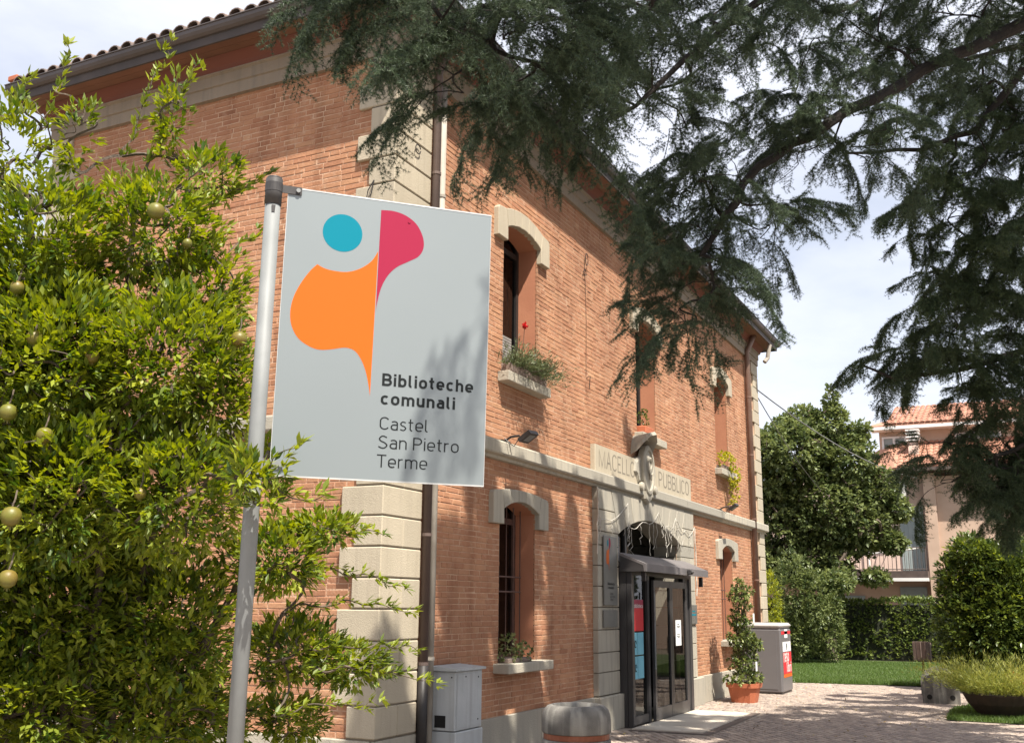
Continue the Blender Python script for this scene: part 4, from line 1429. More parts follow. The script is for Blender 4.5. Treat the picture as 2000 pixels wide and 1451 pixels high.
for z_, w_ in ((1.37, .1), (1.34, .16), (1.32, .12), (1.22, .14), (1.19, .18), (1.17, .1)):
    mb.quad((8.12 - w_ / 2, YS - .0036, z_), (8.12 + w_ / 2, YS - .0036, z_), (8.12 + w_ / 2, YS - .0036, z_ + .010), (8.12 - w_ / 2, YS - .0036, z_ + .010))
mb.build("print", "ink", pp)

def floodlight(x, label, arm):
    z = Z_S1
    f = thing("floodlight", (x, -.06, z), label, "floodlight", "floodlights on the stone ledge")
    mb = MB(); mb.box(x - .11, x + .11, -.10, -.04, z, z + .012); mb.tube([(x, -.07, z), (x, -.16, z + .05), (x + .02, -.26, z + .06)], .014, 6); mb.build("bracket", "blackmetal", f)
    mb = MB()
    # tilted flat lamp body facing down and outwards
    c = Vector((x + .10, -.33, z + .055)); a = Vector((1, 0, .06)).normalized(); b = Vector((0, -.83, .56)).normalized(); n = a.cross(b)
    P = [c + a * i * .115 + b * j * .085 + n * k_ for k_ in (-.025, .025) for (i, j) in ((-1, -1), (1, -1), (1, 1), (-1, 1))]
    mb.add(P, [(3, 2, 1, 0), (4, 5, 6, 7), (0, 1, 5, 4), (1, 2, 6, 5), (2, 3, 7, 6), (3, 0, 4, 7)])
    mb.build("lamp_body", "blackmetal", f)
    mb = MB()
    P = [c + a * i * .075 + b * j * .055 - n * .0262 * (1 if n.z > 0 else -1) for (i, j) in ((-1, -1), (1, -1), (1, 1), (-1, 1))]
    mb.add(P, [(0, 1, 2, 3)]); mb.build("lens", "galv", f)
    mb = MB(); mb.tube([(x - .05, -.1, z + .03), (x - .04, -.16, z - .03), (x, -.2, z - .06), (x + .03, -.24, z + .02)], .006, 5); mb.build("lead", "blackmetal", f)
floodlight(2.38, "black floodlight on the ledge beneath the first upper window", 1)
floodlight(11.68, "black floodlight on the ledge beneath the trailing lime green plant", 1)

# icicle light string above the entrance
ic = thing("icicle_lights", (7.57, -.1, 3.0), "white wire icicle light string hanging across the entrance arch", "string lights")
irg = np.random.default_rng(17)
anch = [(5.20, 3.26), (5.26, 2.80), (6.42, 3.12), (6.40, 2.82), (7.05, 2.93), (7.85, 3.10), (8.35, 2.95), (8.75, 3.08), (9.3, 2.93), (9.86, 3.02)]
mb = MB()
line = []
for (a, b), (c, d) in zip(anch, anch[1:]):
    for t in np.linspace(0, 1, 6)[:-1]:
        line.append((a + (c - a) * t, YF - .02 - .01 * irg.random(), b + (d - b) * t - .10 * math.sin(math.pi * t) + irg.normal(0, .012)))
line.append((9.86, YF - .02, 3.02))
mb.tube(line, .005, 5); mb.build("main_wire", "wire", ic)
for k in range(34):
    t = irg.uniform(.03, 1)
    p = line[int(t * (len(line) - 1))]
    L = irg.uniform(.10, .52)
    if p[0] < 6.0: L *= .6
    pts = [(p[0] + irg.normal(0, .007) * q, YF - .022 - .03 * irg.random(), p[2] - L * q / 7) for q in range(8)]
    mb = MB(); mb.tube(pts, .0038, 4); mb.build("light_drop", "wire", ic)
for x0_, zz in ((5.20, 3.25), (9.90, 3.0)):
    pts = [(x0_ + irg.normal(0, .02), YF - .02, zz - q * .13) for q in range(8 if x0_ < 6 else 10)]
    mb = MB(); mb.tube(pts, .009, 5); mb.build("main_wire", "wire", ic)

# ------------------------------------------------------------------ street furniture near the wall
cab = thing("utility_cabinet", (1.17, -.17, 0), "weathered grey utility cabinet standing against the library wall", "cabinet")
mb = MB(); mb.cbox(.90, 1.45, -.32, -.045, .47, 1.02, .008); bd = mb.build("body", "cabinet", cab)
mb = MB(); mb.cbox(.905, 1.46, -.33, -.04, 0, .462, .008); mb.build("plinth", "cabinet", cab)
mb = MB()
mb.add([(.875, -.35, 1.022), (1.475, -.35, 1.022), (1.475, -.038, 1.022), (.875, -.038, 1.022), (.875, -.35, 1.045), (1.475, -.35, 1.045), (1.475, -.038, 1.065), (.875, -.038, 1.065)],
       [(3, 2, 1, 0), (4, 5, 6, 7), (0, 1, 5, 4), (1, 2, 6, 5), (2, 3, 7, 6), (3, 0, 4, 7)]); mb.build("lid", "cabinet", cab)
mb = MB(); mb.box(.93, 1.42, -.324, -.3205, .50, .99); mb.build("door", "cabinet", cab)
for x, z in ((1.10, .965), (1.36, .95), (1.36, .55)):
    mb = MB(); mb.tube([(x, -.3245, z), (x, -.328, z)], .008, 8); mb.build("screw", "blackmetal", cab)
mb = MB(); mb.tube([(.899, -.28, .965), (.896, -.28, .965)], .008, 8); mb.build("screw", "blackmetal", cab)
mb = MB(); mb.box(.895, .8985, -.22, -.10, .50, .61); mb.build("vent_hole", "interior", cab)

bc = (-.78, -2.28)
cb = thing("concrete_litter_bin", (bc[0], bc[1], 0), "round stained concrete litter bin with copper band standing on the paving", "litter bin")
mb = MB(); mb.lathe((bc[0], bc[1], 0), [(.20, 0.0), (.235, .02), (.252, .10), (.252, .695), (.247, .705), (.2, .705)], 40); o = mb.build("lower_drum", "concrete", cb)
mb = MB(); mb.lathe((bc[0], bc[1], 0), [(.238, .70), (.241, .71), (.241, .745), (.238, .75)], 40); mb.build("band", "copper", cb)
mb = MB(); mb.lathe((bc[0], bc[1], 0), [(.2, .748), (.247, .748), (.254, .758), (.254, .83), (.250, .87), (.236, .91), (.212, .935), (.185, .943), (.172, .938), (.168, .90), (.168, .76), (.16, .755)], 44)
o2 = mb.build("rim_ring", "concrete", cb)
for q in (o, o2):
    for p in q.data.polygons: p.use_smooth = len(p.vertices) == 4
    
bx = thing("book_return_box", (13.3, -.5, 0), "large warm grey book return box with red and white stickers", "return box")
mb = MB(); mb.cbox(12.85, 13.80, -.89, -.06, .03, 1.24, .03); mb.build("body", "binbox", bx)
mb = MB(); mb.cbox(12.835, 13.815, -.905, -.05, 1.243, 1.345, .045); mb.build("lid", "binlid", bx)
mb = MB(); mb.box(12.87, 13.78, -.87, -.08, .0, .028); mb.build("base", "darkmetal", bx)
mb = MB(); mb.box(12.842, 12.8485, -.80, -.15, .10, 1.17); mb.build("side_panel", "binbox", bx)
YB = -.8915
def stick(name, x0, x1, z0, z1, m):
    mb = MB(); mb.box(x0, x1, YB - .002, YB, z0, z1); return mb.build(name, m, bx)
stick("red_band", 12.9, 13.74, 1.13, 1.19, "red")
s1 = stick("white_label", 13.18, 13.46, 1.06, 1.225, "paper")
s2 = stick("white_label", 12.98, 13.72, .80, .985, "paper")
s3 = stick("red_label", 12.98, 13.74, .38, .785, "red")
s4 = stick("orange_strip", 12.98, 13.74, .31, .375, "orange")
def onbox(x0, z0): return lambda x, y, l: (x0 + x, YB - .003 - l, z0 + y)
mb = MB(); text_strokes(mb, "reso", .24, .17, onbox(13.02, .60), width=.48); text_strokes(mb, "libri", .19, .17, onbox(13.27, .405), width=.42); mb.build("lettering", "white_print", s3)
mb = MB(); mb.tube([(13.33 + .02 * math.cos(t), YB - .0035, .90 + .05 * math.sin(t)) for t in np.linspace(0, 6.28, 10)], .008, 4); mb.box(13.30, 13.36, YB - .005, YB - .003, .83, .845); mb.build("print", "ink", s2)

# ------------------------------------------------------------------ foliage helpers
def cluster(rng, centres, out, n_leaf, L, W, spread=.9, upb=.35, jit=.0, tone=(0, .9), light=None):
    """n_leaf leaves at each centre, pointing roughly along out"""
    n = len(centres)
    P = np.repeat(centres, n_leaf, 0)
    O = np.repeat(out, n_leaf, 0)
    D = unit(O + rand_dirs(len(P), rng) * spread + np.array([0, 0, upb]))
    P = P + rand_dirs(len(P), rng) * jit
    N = unit(rand_dirs(len(P), rng) * .55 + np.array([0, 0, 1.0]))
    Ls = L * rng.uniform(.65, 1.15, len(P)); Ws = W * rng.uniform(.75, 1.15, len(P))
    t0 = np.repeat(rng.uniform(*tone, n), n_leaf)
    T = np.clip(t0 + rng.normal(0, .10, len(P)), 0.0, 1)
    return P, D, N, Ls, Ws, T

def blob_points(rng, blobs, dens):
    P, O = [], []
    for (x, y, z, rx, ry, rz) in blobs:
        n = max(3, int(dens * (rx * ry * rz) ** (2 / 3)))
        d = rand_dirs(n, rng)
        r_ = rng.uniform(0.15, 1, n) ** (1 / 2.2)
        P.append(np.array([x, y, z]) + d * r_[:, None] * np.array([rx, ry, rz]))
        O.append(d)
    return np.concatenate(P), np.concatenate(O)

def skeleton(pts, roots, bend=.6):
    """joins every point to the nearest point that lies nearer to the root; returns parent index and all nodes"""
    roots = np.asarray(roots, float)
    pts = np.asarray(pts, float)
    dist = np.min(np.linalg.norm(pts[:, None] - roots[None], axis=2), axis=1)
    order = np.argsort(dist)
    nodes = np.concatenate([roots, pts[order]])
    nr = len(roots)
    par = np.full(len(nodes), -1)
    for i in range(nr, len(nodes)):
        d = np.linalg.norm(nodes[:i] - nodes[i], axis=1)
        d = d + np.where(np.arange(i) < nr, 0.0, 0.02)
        par[i] = int(np.argmin(d))
    return nodes, par, order

def twigs(mb, nodes, par, nr, r_tip, r_max, sag=.0, n=4, power=.5):
    """curved, tapering twigs along the skeleton; each one leaves its parent in the parent's direction"""
    cnt = np.ones(len(nodes))
    for i in range(len(nodes) - 1, nr - 1, -1):
        cnt[par[i]] += cnt[i]
    rad = np.minimum(r_max, r_tip * cnt ** power)
    for i in range(nr, len(nodes)):
        a, b = nodes[par[i]], nodes[i]
        L = np.linalg.norm(b - a)
        g_ = par[par[i]] if par[i] >= nr else -1
        d0 = (a - nodes[g_]) if g_ >= 0 else (b - a) * np.array([1, 1, .4])
        d0 = d0 / max(np.linalg.norm(d0), 1e-6) * L * .45
        c = a + d0 + np.array([0, 0, sag * L])
        ts = np.linspace(0, 1, 5)[:, None]
        P = (1 - ts) ** 2 * a + 2 * ts * (1 - ts) * c + ts ** 2 * b
        ra = min(rad[par[i]] if par[i] >= nr else rad[i] * 1.2, rad[i] * 1.5)
        mb.tube(P, [ra + (rad[i] * .85 - ra) * q for q in (0, .25, .5, .75, 1)], n, cap=False)

def leaf_obj(name, parts, m, parent, **k):
    V, F, T = join_arrays([leaf_arrays(*p[:3], p[3], p[4], p[5]) for p in parts])
    return np_mesh(name, V, F, T, m, parent, **k)

# ------------------------------------------------------------------ window plants
def wplant(name, loc, label):
    return thing(name, loc, label, "plant", "plants on the window sills")
rg = np.random.default_rng(31)
# rosemary-like bush with geranium on the first upper sill
w = wplant("window_plant", (2.95, -.10, 4.31), "grey-green spiky bush with one red flower on the first upper sill")
n = 330
B = np.stack([rg.uniform(2.45, 3.45, n), rg.uniform(-.17, .06, n), np.full(n, 4.40)], 1)
Dr = unit(np.stack([rg.normal(.1, .45, n), rg.normal(-.35, .4, n), rg.uniform(.2, 1.2, n) - (B[:, 0] - 2.45) * .35], 1))
stems = []; mbs = MB()
parts = []
for i in range(n):
    L = rg.uniform(.16, .42)
    k = 12
    t = np.linspace(.15, 1, k)[:, None]
    Pp = B[i] + Dr[i] * L * t + np.array([0, -.05, -.14]) * (t ** 2) * rg.uniform(-.3, 1.4)
    D2 = unit(Dr[i] + rand_dirs(k, rg) * .75)
    parts.append((Pp, D2, unit(rand_dirs(k, rg) + [0, -.3, .8]), np.full(k, .055), np.full(k, .011), np.clip(rg.normal(.45, .25, k), 0, 1)))
    if i % 4 == 0: mbs.tube([B[i], B[i] + Dr[i] * L * .9], .003, 3, cap=False)
leaf_obj("foliage", parts, "rosemary_leaf", w); mbs.build("stems", "bark", w)
mb = MB(); mb.cbox(2.42, 3.44, -.13, .05, 4.312, 4.42, .01); mb.build("trough", "slat_wood", w)
c_ = np.array([[2.74, -.16, 4.93]])
leaf_obj("flower", [cluster(rg, c_ + rg.normal(0, .018, (14, 3)), rand_dirs(14, rg), 5, .035, .03, tone=(.2, .9))], "red_flower", w)
mb = MB(); mb.tube([(2.74, -.12, 4.5), (2.74, -.15, 4.92)], .004, 4); mb.build("flower_stem", "bark", w)
# small pot on the second sill
w = wplant("window_plant", (7.35, -.05, 4.31), "small green plant in a terracotta trough on the second upper sill")
mb = MB(); mb.cbox(7.20, 7.60, -.14, .04, 4.312, 4.43, .012); mb.build("trough", "terracotta", w)
Pb, Ob = blob_points(rg, [(7.33, -.05, 4.56, .13, .09, .17)], 2600)
leaf_obj("foliage", [cluster(rg, Pb, Ob, 5, .05, .026)], "laurel_leaf", w)
# trailing lime plant on the third sill
w = wplant("window_plant", (12.3, -.1, 4.31), "lime green trailing plant hanging from the third upper sill")
Pb, Ob = blob_points(rg, [(12.25, -.10, 4.50, .38, .16, .20), (12.5, -.20, 4.2, .24, .12, .22), (12.5, -.19, 3.93, .16, .09, .26), (12.42, -.17, 3.70, .10, .06, .12)], 1500)
leaf_obj("foliage", [cluster(rg, Pb, Ob, 5, .07, .04, upb=-.1, tone=(.1, 1))], "lime_leaf", w)
mb = MB(); mb.cbox(11.95, 12.6, -.13, .05, 4.312, 4.40, .01); mb.build("trough", "slat_wood", w)
# variegated mound on the ground floor sill
w = wplant("window_plant", (2.75, -.07, 1.02), "rounded variegated cream and green plant on the barred lower window sill")
Pb, Ob = blob_points(rg, [(2.62, -.06, 1.17, .26, .13, .16), (2.90, -.06, 1.11, .20, .12, .11)], 2300)
leaf_obj("foliage", [cluster(rg, Pb, Ob, 6, .045, .026, tone=(0, .9))], "variegated_leaf", w)
mb = MB(); mb.cbox(2.45, 3.05, -.12, .08, 1.021, 1.07, .008); mb.build("trough", "slat_wood", w)

# ------------------------------------------------------------------ potted climbing jasmine
pc = (10.9, -.62)
pj = thing("potted_jasmine", (pc[0], pc[1], 0), "climbing plant trained in a tall column in a terracotta pot", "potted plant")
mb = MB()
V = []
for z, r_ in ((0, .23), (.26, .285), (.262, .315), (.335, .325), (.335, .29), (.28, .28)):
    for k in range(16):
        t = 2 * math.pi * k / 16 + math.pi / 16
        q = 1 / max(abs(math.cos(t)), abs(math.sin(t))) ** .75
        V.append((pc[0] + r_ * math.cos(t) * q * .92, pc[1] + r_ * math.sin(t) * q * .92, z))
F = [tuple(range(15, -1, -1))]
for i in range(5):
    for k in range(16): F.append((i * 16 + k, i * 16 + (k + 1) % 16, i * 16 + 16 + (k + 1) % 16, i * 16 + 16 + k))
mb.add(V, F); mb.build("pot", "terracotta", pj)
mb = MB(); mb.lathe((pc[0], pc[1], .28), [(.27, 0), (.2, .02)], 16); mb.build("soil", "soil", pj)
blobs = [(pc[0], pc[1] + .02, .40, .50, .34, .10), (pc[0] - .05, pc[1], .66, .26, .28, .16), (pc[0] + .10, pc[1], .80, .26, .24, .13), (pc[0] + .10, pc[1], 1.04, .38, .28, .14), (pc[0] - .10, pc[1], 1.12, .26, .25, .14), (pc[0] + .06, pc[1], 1.33, .24, .22, .13), (pc[0] - .12, pc[1], 1.45, .22, .2, .14), (pc[0] - .02, pc[1], 1.66, .17, .2, .12), (pc[0] - .16, pc[1], 1.85, .22, .2, .14), (pc[0] + .06, pc[1], 1.93, .18, .2, .11), (pc[0] - .1, pc[1], 2.05, .12, .12, .09), (pc[0] + .42, pc[1] - .1, .43, .2, .14, .07), (pc[0] + .3, pc[1] - .15, .98, .2, .14, .12)]
Pb, Ob = blob_points(rg, blobs, 2300)
leaf_obj("foliage", [cluster(rg, Pb, Ob, 6, .068, .034, upb=-.05, tone=(0, .95))], "jasmine_leaf", pj)
mb = MB()
for k in range(9):
    t = k * .7; mb.tube([(pc[0] + .08 * math.cos(t), pc[1] + .08 * math.sin(t), .28), (pc[0] + .12 * math.cos(t + 1), pc[1] + .1 * math.sin(t + 1), 1.1), (pc[0] - .08 + .08 * math.cos(t + 2), pc[1] + .08 * math.sin(t + 2), 2.0)], .007, 4)
mb.build("stems", "bark", pj)
for z, x in ((1.38, .18), (.55, .12)):
    mb = MB(); mb.box(pc[0] - x - .08, pc[0] - x + .03, pc[1] - .27, pc[1] - .266, z, z + .16); mb.build("plant_tag", "paper", pj)

# ------------------------------------------------------------------ pomegranate shrub
S = [(-4.86, -.90, 3.86, .20, .34), (-4.56, -1.0, 4.05, .09, .28), (-4.3, -1.4, 4.2, .09, .26), (-4.16, -1.53, 3.90, .20, .12), (-4.85, -1.21, 3.33, .32, .37), (-4.49, -1.54, 3.48, .32, .29), (-4.27, -1.68, 3.2, .22, .30), (-4.86, -1.35, 2.75, .36, .41), (-4.56, -1.75, 2.78, .37, .35), (-4.41, -1.98, 2.62, .16, .30), (-4.79, -1.42, 2.16, .37, .4), (-4.58, -1.88, 2.14, .31, .33), (-4.74, -2.55, 2.22, .15, .11), (-4.6, -1.29, 1.59, .38, .41), (-4.30, -1.7, 1.54, .34, .37), (-3.92, -1.98, 1.86, .24, .18), (-3.68, -2.05, 2.03, .20, .07), (-3.68, -1.98, 1.41, .28, .18), (-3.44, -2.2, 1.33, .22, .12), (-4.31, -1.13, 1.05, .4, .2), (-3.95, -1.66, 1.05, .30, .18), (-3.58, -1.99, 1.03, .20, .12)]
blobs = []
for (x, y, z, a, b) in S:
    k = max(0.0, 2.0 - z) * .42 if y > -2.4 else 0.0       # the lower part stands back under the overhang
    blobs.append((x + .59 * k, y + .81 * k, z, a, a * 1.15, b))
# the hidden back half and the part beyond the frame edge
blobs += [(-4.55, -.75, 2.6, .5, .45, .8), (-5.15, -.75, 2.9, .4, .4, .7), (-5.25, -.9, 1.9, .4, .4, .6), (-4.3, -.9, 1.6, .5, .4, .5), (-5.1, -.95, 1.2, .4, .4, .4), (-4.6, -1.05, 2.2, .45, .35, .5), (-4.3, -1.25, 1.7, .4, .35, .45), (-4.25, -1.35, 2.35, .25, .3, .3), (-4.1, -1.45, 1.2, .38, .3, .38), (-4.55, -1.1, 1.2, .4, .35, .4), (-4.75, -1.1, 3.0, .35, .35, .45)]
blobs += [(-5.17, -2.83, 2.10, .06, .06, .08), (-5.13, -2.90, 2.02, .06, .07, .06)]
prg = np.random.default_rng(77)
Pb, Ob = blob_points(prg, blobs, 3700)
extra = []      # long single shoots that reach past the outline: base, tip
shoots = [((-4.40, -1.3, 3.75), (-4.15, -1.42, 4.62)), ((-4.45, -1.2, 3.8), (-4.30, -1.33, 4.68)), ((-4.72, -.95, 4.0), (-4.62, -.93, 4.60)), ((-4.25, -1.5, 3.55), (-3.83, -1.72, 4.02)), ((-4.25, -1.5, 3.6), (-3.95, -1.68, 3.88)), ((-4.2, -1.65, 3.3), (-4.0, -1.85, 3.62)), ((-4.3, -1.75, 3.0), (-4.22, -2.02, 3.28)),
          ((-5.13, -2.75, 2.06), (-5.10, -3.03, 2.22)), ((-5.10, -2.80, 2.0), (-5.01, -3.08, 2.04)), ((-4.3, -1.8, 1.9), (-3.30, -2.2, 2.02)), ((-4.1, -1.9, 1.8), (-3.15, -2.3, 1.72)), ((-3.9, -1.9, 1.35), (-3.08, -2.35, 1.40)), ((-3.8, -1.95, 1.3), (-3.02, -2.4, 1.22)), ((-3.9, -1.9, 1.1), (-3.3, -2.25, 1.12)), ((-5.0, -.9, 4.1), (-5.02, -.82, 4.35)), ((-4.9, -.9, 4.0), (-4.74, -.82, 4.38)), ((-3.9, -1.9, 1.6), (-3.12, -2.32, 1.60)), ((-5.15, -2.7, 2.05), (-5.13, -2.98, 2.12)), ((-4.4, -1.6, 3.7), (-4.22, -1.74, 4.02))]
sh_pts, sh_dir = [], []
for a, b in shoots:
    a, b = np.array(a), np.array(b)
    L = np.linalg.norm(b - a)
    for t in np.arange(.1, 1.001, .045 / max(L, .3)):
        q = a + (b - a) * t + np.array([0, 0, .06 * math.sin(math.pi * t)]) * L
        sh_pts.append(q + prg.normal(0, .012, 3)); sh_dir.append((b - a) / L)
sh_pts, sh_dir = np.array(sh_pts), np.array(sh_dir)
root = (-4.25, -1.15, 0.0)
pom = thing("pomegranate_shrub", root, "tall yellow-green pomegranate shrub with ripening fruits beside the sign post", "shrub")
mains = []
for tip in ((-4.9, -1.1, 3.6), (-4.5, -1.4, 3.7), (-4.4, -1.75, 2.6), (-4.7, -1.6, 2.5), (-4.0, -1.85, 1.8), (-4.9, -1.0, 2.3)):
    for t in np.linspace(0, 1, 9):
        a = np.array(root); b = np.array(tip)
        mains.append(a + (b - a) * np.array([t ** 1.35, t ** 1.35, t]))
mains = np.array(mains)
allp = np.concatenate([Pb[::4], sh_pts[::2]])
nodes, par, order = skeleton(allp, mains)
mb = MB(); twigs(mb, nodes, par, len(mains), .0022, .011, sag=-.02, n=3)
mb.build("twigs", "bark", pom, kind="stuff")
for k in range(6):
    mb = MB(); seg = mains[k * 9:(k + 1) * 9]
    mb.tube([tuple(q) for q in seg], [.034 - .0026 * i for i in range(9)], 8); mb.build("stem", "bark", pom)
thin = prg.random(len(Pb)) > np.clip((Pb[:, 2] - 3.2) * .7, 0, .6)
Pb, Ob = Pb[thin], Ob[thin]
P1 = cluster(prg, Pb, Ob, 9, .058, .0215, spread=.75, upb=.45, jit=.03, tone=(.05, .85))
P2 = cluster(prg, sh_pts, sh_dir, 7, .06, .021, spread=.85, upb=.25, jit=.01, tone=(.2, .8))
# a random share of shoots carries paler, yellower young leaves
arr = [np.concatenate([a, b]) for a, b in zip(P1, P2)]
young = np.repeat(prg.random(len(Pb) + len(sh_pts)) < .13, np.concatenate([np.full(len(Pb), 9), np.full(len(sh_pts), 7)]))
arr[5] = np.where(young, np.clip(arr[5] * .25 + .74, 0, 1), np.clip(arr[5] * 1.02, 0, .92))
dcam = np.array([(Vector(p) - CAM).dot(fw) for p in arr[0]])
pxs = np.array([px_of(p)[:2] for p in arr[0]])
inf = (pxs[:, 0] > 10) & (pxs[:, 0] < 980) & (pxs[:, 1] > 10) & (pxs[:, 1] < 1440)
big = np.argsort(np.where(inf, dcam, 99) - arr[3] * 6)[:300]
mask = np.zeros(len(dcam), bool); mask[big] = True
leaf_obj("leaves", [tuple(a[~mask] for a in arr)], "pom_leaf", pom, kind="stuff")
# the leaves that show largest are leaves of their own
lmesh = []
for k in range(10):
    V, F, T = leaf_arrays(np.zeros((1, 3)), np.array([[1., 0, 0]]), np.array([[0., 0, 1]]), np.array([1.0]), np.array([.34]), np.array([(k + .5) / 10]), droop=.06 + .015 * k)
    me = bpy.data.meshes.new("leaf"); me.from_pydata(V.tolist(), [], F.tolist())
    a_ = me.attributes.new("tone", 'FLOAT', 'POINT'); a_.data.foreach_set("value", T.astype(np.float32)); me.materials.append(M["pom_leaf"]); lmesh.append(me)
for i in big:
    o = bpy.data.objects.new("leaf", lmesh[min(9, int(arr[5][i] * 10))]); COL.objects.link(o); o.parent = pom
    X = Vector(arr[1][i]).normalized(); Nn = Vector(arr[2][i]); Y = Nn.cross(X).normalized(); Z = X.cross(Y); s = float(arr[3][i])
    o.matrix_basis = Matrix.Translation(Vector(arr[0][i]) - Vector(root)) @ Matrix((X, Y, Z)).transposed().to_4x4() @ Matrix.Scale(s, 4)
# fruits with their crowned calyx
for (x, y, z, r_) in [(-4.68, -1.74, 3.48, .044), (-4.48, -1.76, 3.38, .026), (-5.0, -1.24, 3.07, .034), (-4.98, -1.37, 2.82, .037), (-4.81, -1.56, 2.75, .034), (-4.42, -2.08, 2.87, .041), (-5.03, -1.32, 2.47, .041), (-4.94, -1.46, 2.37, .039), (-5.07, -1.47, 2.0, .046), (-5.02, -1.43, 1.74, .042), (-4.7, -1.82, 2.12, .028)]:
    # let them hang in front of the leaves
    v = (CAM - Vector((x, y, z))).normalized() * .16
    x, y, z = x + v.x, y + v.y, z + v.z
    r_ *= .90
    mb = MB()
    n = 16
    prof = [(.0, -1.0), (.42, -.92), (.78, -.68), (.98, -.2), (1.0, .12), (.9, .5), (.66, .8), (.34, .95), (.0, 1.0)]
    mb.lathe((x, y, z), [(a * r_ + 1e-4, b * r_) for a, b in prof], n)
    f = mb.build("fruit", "fruit", pom, smooth=True)
    mb = MB()
    for k in range(6):
        t = k * math.pi / 3
        c, s = math.cos(t), math.sin(t); c2, s2 = math.cos(t + .5), math.sin(t + .5); c3, s3 = math.cos(t - .5), math.sin(t - .5)
        zb = z - r_ * .92
        mb.add([(x + c2 * r_ * .26, y + s2 * r_ * .26, zb), (x + c3 * r_ * .26, y + s3 * r_ * .26, zb), (x + c * r_ * .42, y + s * r_ * .42, zb - r_ * .45)], [(0, 1, 2)])
    mb.build("calyx", "fruit", f)
    mb = MB(); mb.tube([(x, y, z + r_ * .98), (x + .01, y, z + r_ + .03), (x + .03, y + .02, z + r_ + .07)], .0035, 5); mb.build("stalk", "bark", f)

# ------------------------------------------------------------------ cedars
crg = np.random.default_rng(101)
def spray_proto(rng, nlen=.030, nw=.0028, step=.017, tuft=13, nsec=15):
    """one drooping cedar bough about 0.9 m long: stem, secondary shoots, side twigs, rosettes of needles"""
    st_mb = MB()
    tp, td = [], []
    def tufts(a, b):
        k = max(2, int(np.linalg.norm(b - a) / step))
        for t in np.linspace(.08, 1, k):
            tp.append(a + (b - a) * t + rng.normal(0, .002, 3)); td.append(b - a)
    def shoot(p, d, L, grav, r0, lvl):
        n = max(5, int(L / .035))
        ax = [p]
        d = d / np.linalg.norm(d)
        for i in range(n):
            d = d + np.array([0, 0, -grav / n]) + rng.normal(0, .05, 3)
            d = d / np.linalg.norm(d)
            ax.append(ax[-1] + d * L / n)
        st_mb.tube([tuple(q) for q in ax], [r0 * (1 - .8 * i / n) for i in range(n + 1)], 4 if lvl == 0 else 3, cap=False)
        for i in range(1, n + 1):
            T = ax[i] - ax[i - 1]; T = T / np.linalg.norm(T)
            S = np.cross(T, [0, 0, 1.0]); S = S / max(np.linalg.norm(S), .05)
            if lvl > 0 or i > n * .3: tufts(ax[i - 1], ax[i])
            if lvl == 0:
                if i > 1 and rng.random() < nsec / n:
                    for sg in (-1, 1):
                        if rng.random() < .78:
                            shoot(ax[i], T * rng.uniform(.45, .9) + S * sg * rng.uniform(.5, 1) + np.array([0, 0, rng.uniform(-.4, .2)]), rng.uniform(.16, .40) * (1.1 - .6 * i / n), rng.uniform(.5, 1.3), .0022, 1)
            elif lvl == 1:
                for sg in (-1, 1):
                    if rng.random() < .62:
                        e = ax[i] + (T * .6 + S * sg * .8 + np.array([0, 0, -.35]) + rng.normal(0, .2, 3)) * rng.uniform(.03, .085)
                        st_mb.tube([tuple(ax[i]), tuple(e)], [.0012, .0006], 3, cap=False)
                        tufts(ax[i], e)
    shoot(np.zeros(3), np.array([1.0, 0, .22]), .88, rng.uniform(.9, 1.7), .0052, 0)
    tp = np.array(tp); td = unit(np.array(td))
    K = tuft
    P = np.repeat(tp, K, 0)
    D = unit(np.repeat(td, K, 0) * .5 + rand_dirs(len(P), rng))
    Ln = nlen * rng.uniform(.65, 1.15, len(P))
    S_ = unit(np.cross(D, rand_dirs(len(P), rng)))
    V = np.stack([P - S_ * nw * .5, P + S_ * nw * .5, P + D * Ln[:, None]], 1).reshape(-1, 3)
    F = np.arange(len(V)).reshape(-1, 3)
    tone = np.repeat(np.clip(np.repeat(rng.uniform(.1, .9, len(tp)), K) + rng.normal(0, .1, len(P)), 0, 1), 3)
    sv = np.array(st_mb.v); sf = []
    for f in st_mb.f:
        sf.append((f[0], f[1], f[2]))
        if len(f) == 4: sf.append((f[0], f[2], f[3]))
    return V, F, tone, sv, np.array(sf)

def spray_mesh(name, pr, m):
    V, F, tone, sv, sf = pr
    VV = np.concatenate([V, sv]).astype(np.float32); FF = np.concatenate([F, sf + len(V)]).astype(np.int32)
    me = bpy.data.meshes.new(name)
    me.vertices.add(len(VV)); me.vertices.foreach_set("co", VV.ravel())
    me.loops.add(FF.size); me.loops.foreach_set("vertex_index", FF.ravel())
    me.polygons.add(len(FF)); me.polygons.foreach_set("loop_start", np.arange(0, FF.size, 3, dtype=np.int32)); me.polygons.foreach_set("loop_total", np.full(len(FF), 3, np.int32))
    a = me.attributes.new("tone", 'FLOAT', 'POINT'); a.data.foreach_set("value", np.concatenate([tone, np.zeros(len(sv))]).astype(np.float32))
    me.materials.append(M[m]); me.materials.append(M["bark_dark"])
    me.polygons.foreach_set("material_index", np.concatenate([np.zeros(len(F)), np.ones(len(sf))]).astype(np.int32))
    me.update(calc_edges=True)
    return me

coarse = [spray_proto(crg, nlen=.07, nw=.030, step=.05, tuft=7, nsec=14) for _ in range(4)]
near_meshes = [spray_mesh("needle_spray", spray_proto(crg), "needle") for _ in range(7)]
far_meshes = [spray_mesh("needle_spray", spray_proto(crg, nlen=.036, nw=.0044, step=.022, tuft=10), "needle_far") for _ in range(5)]

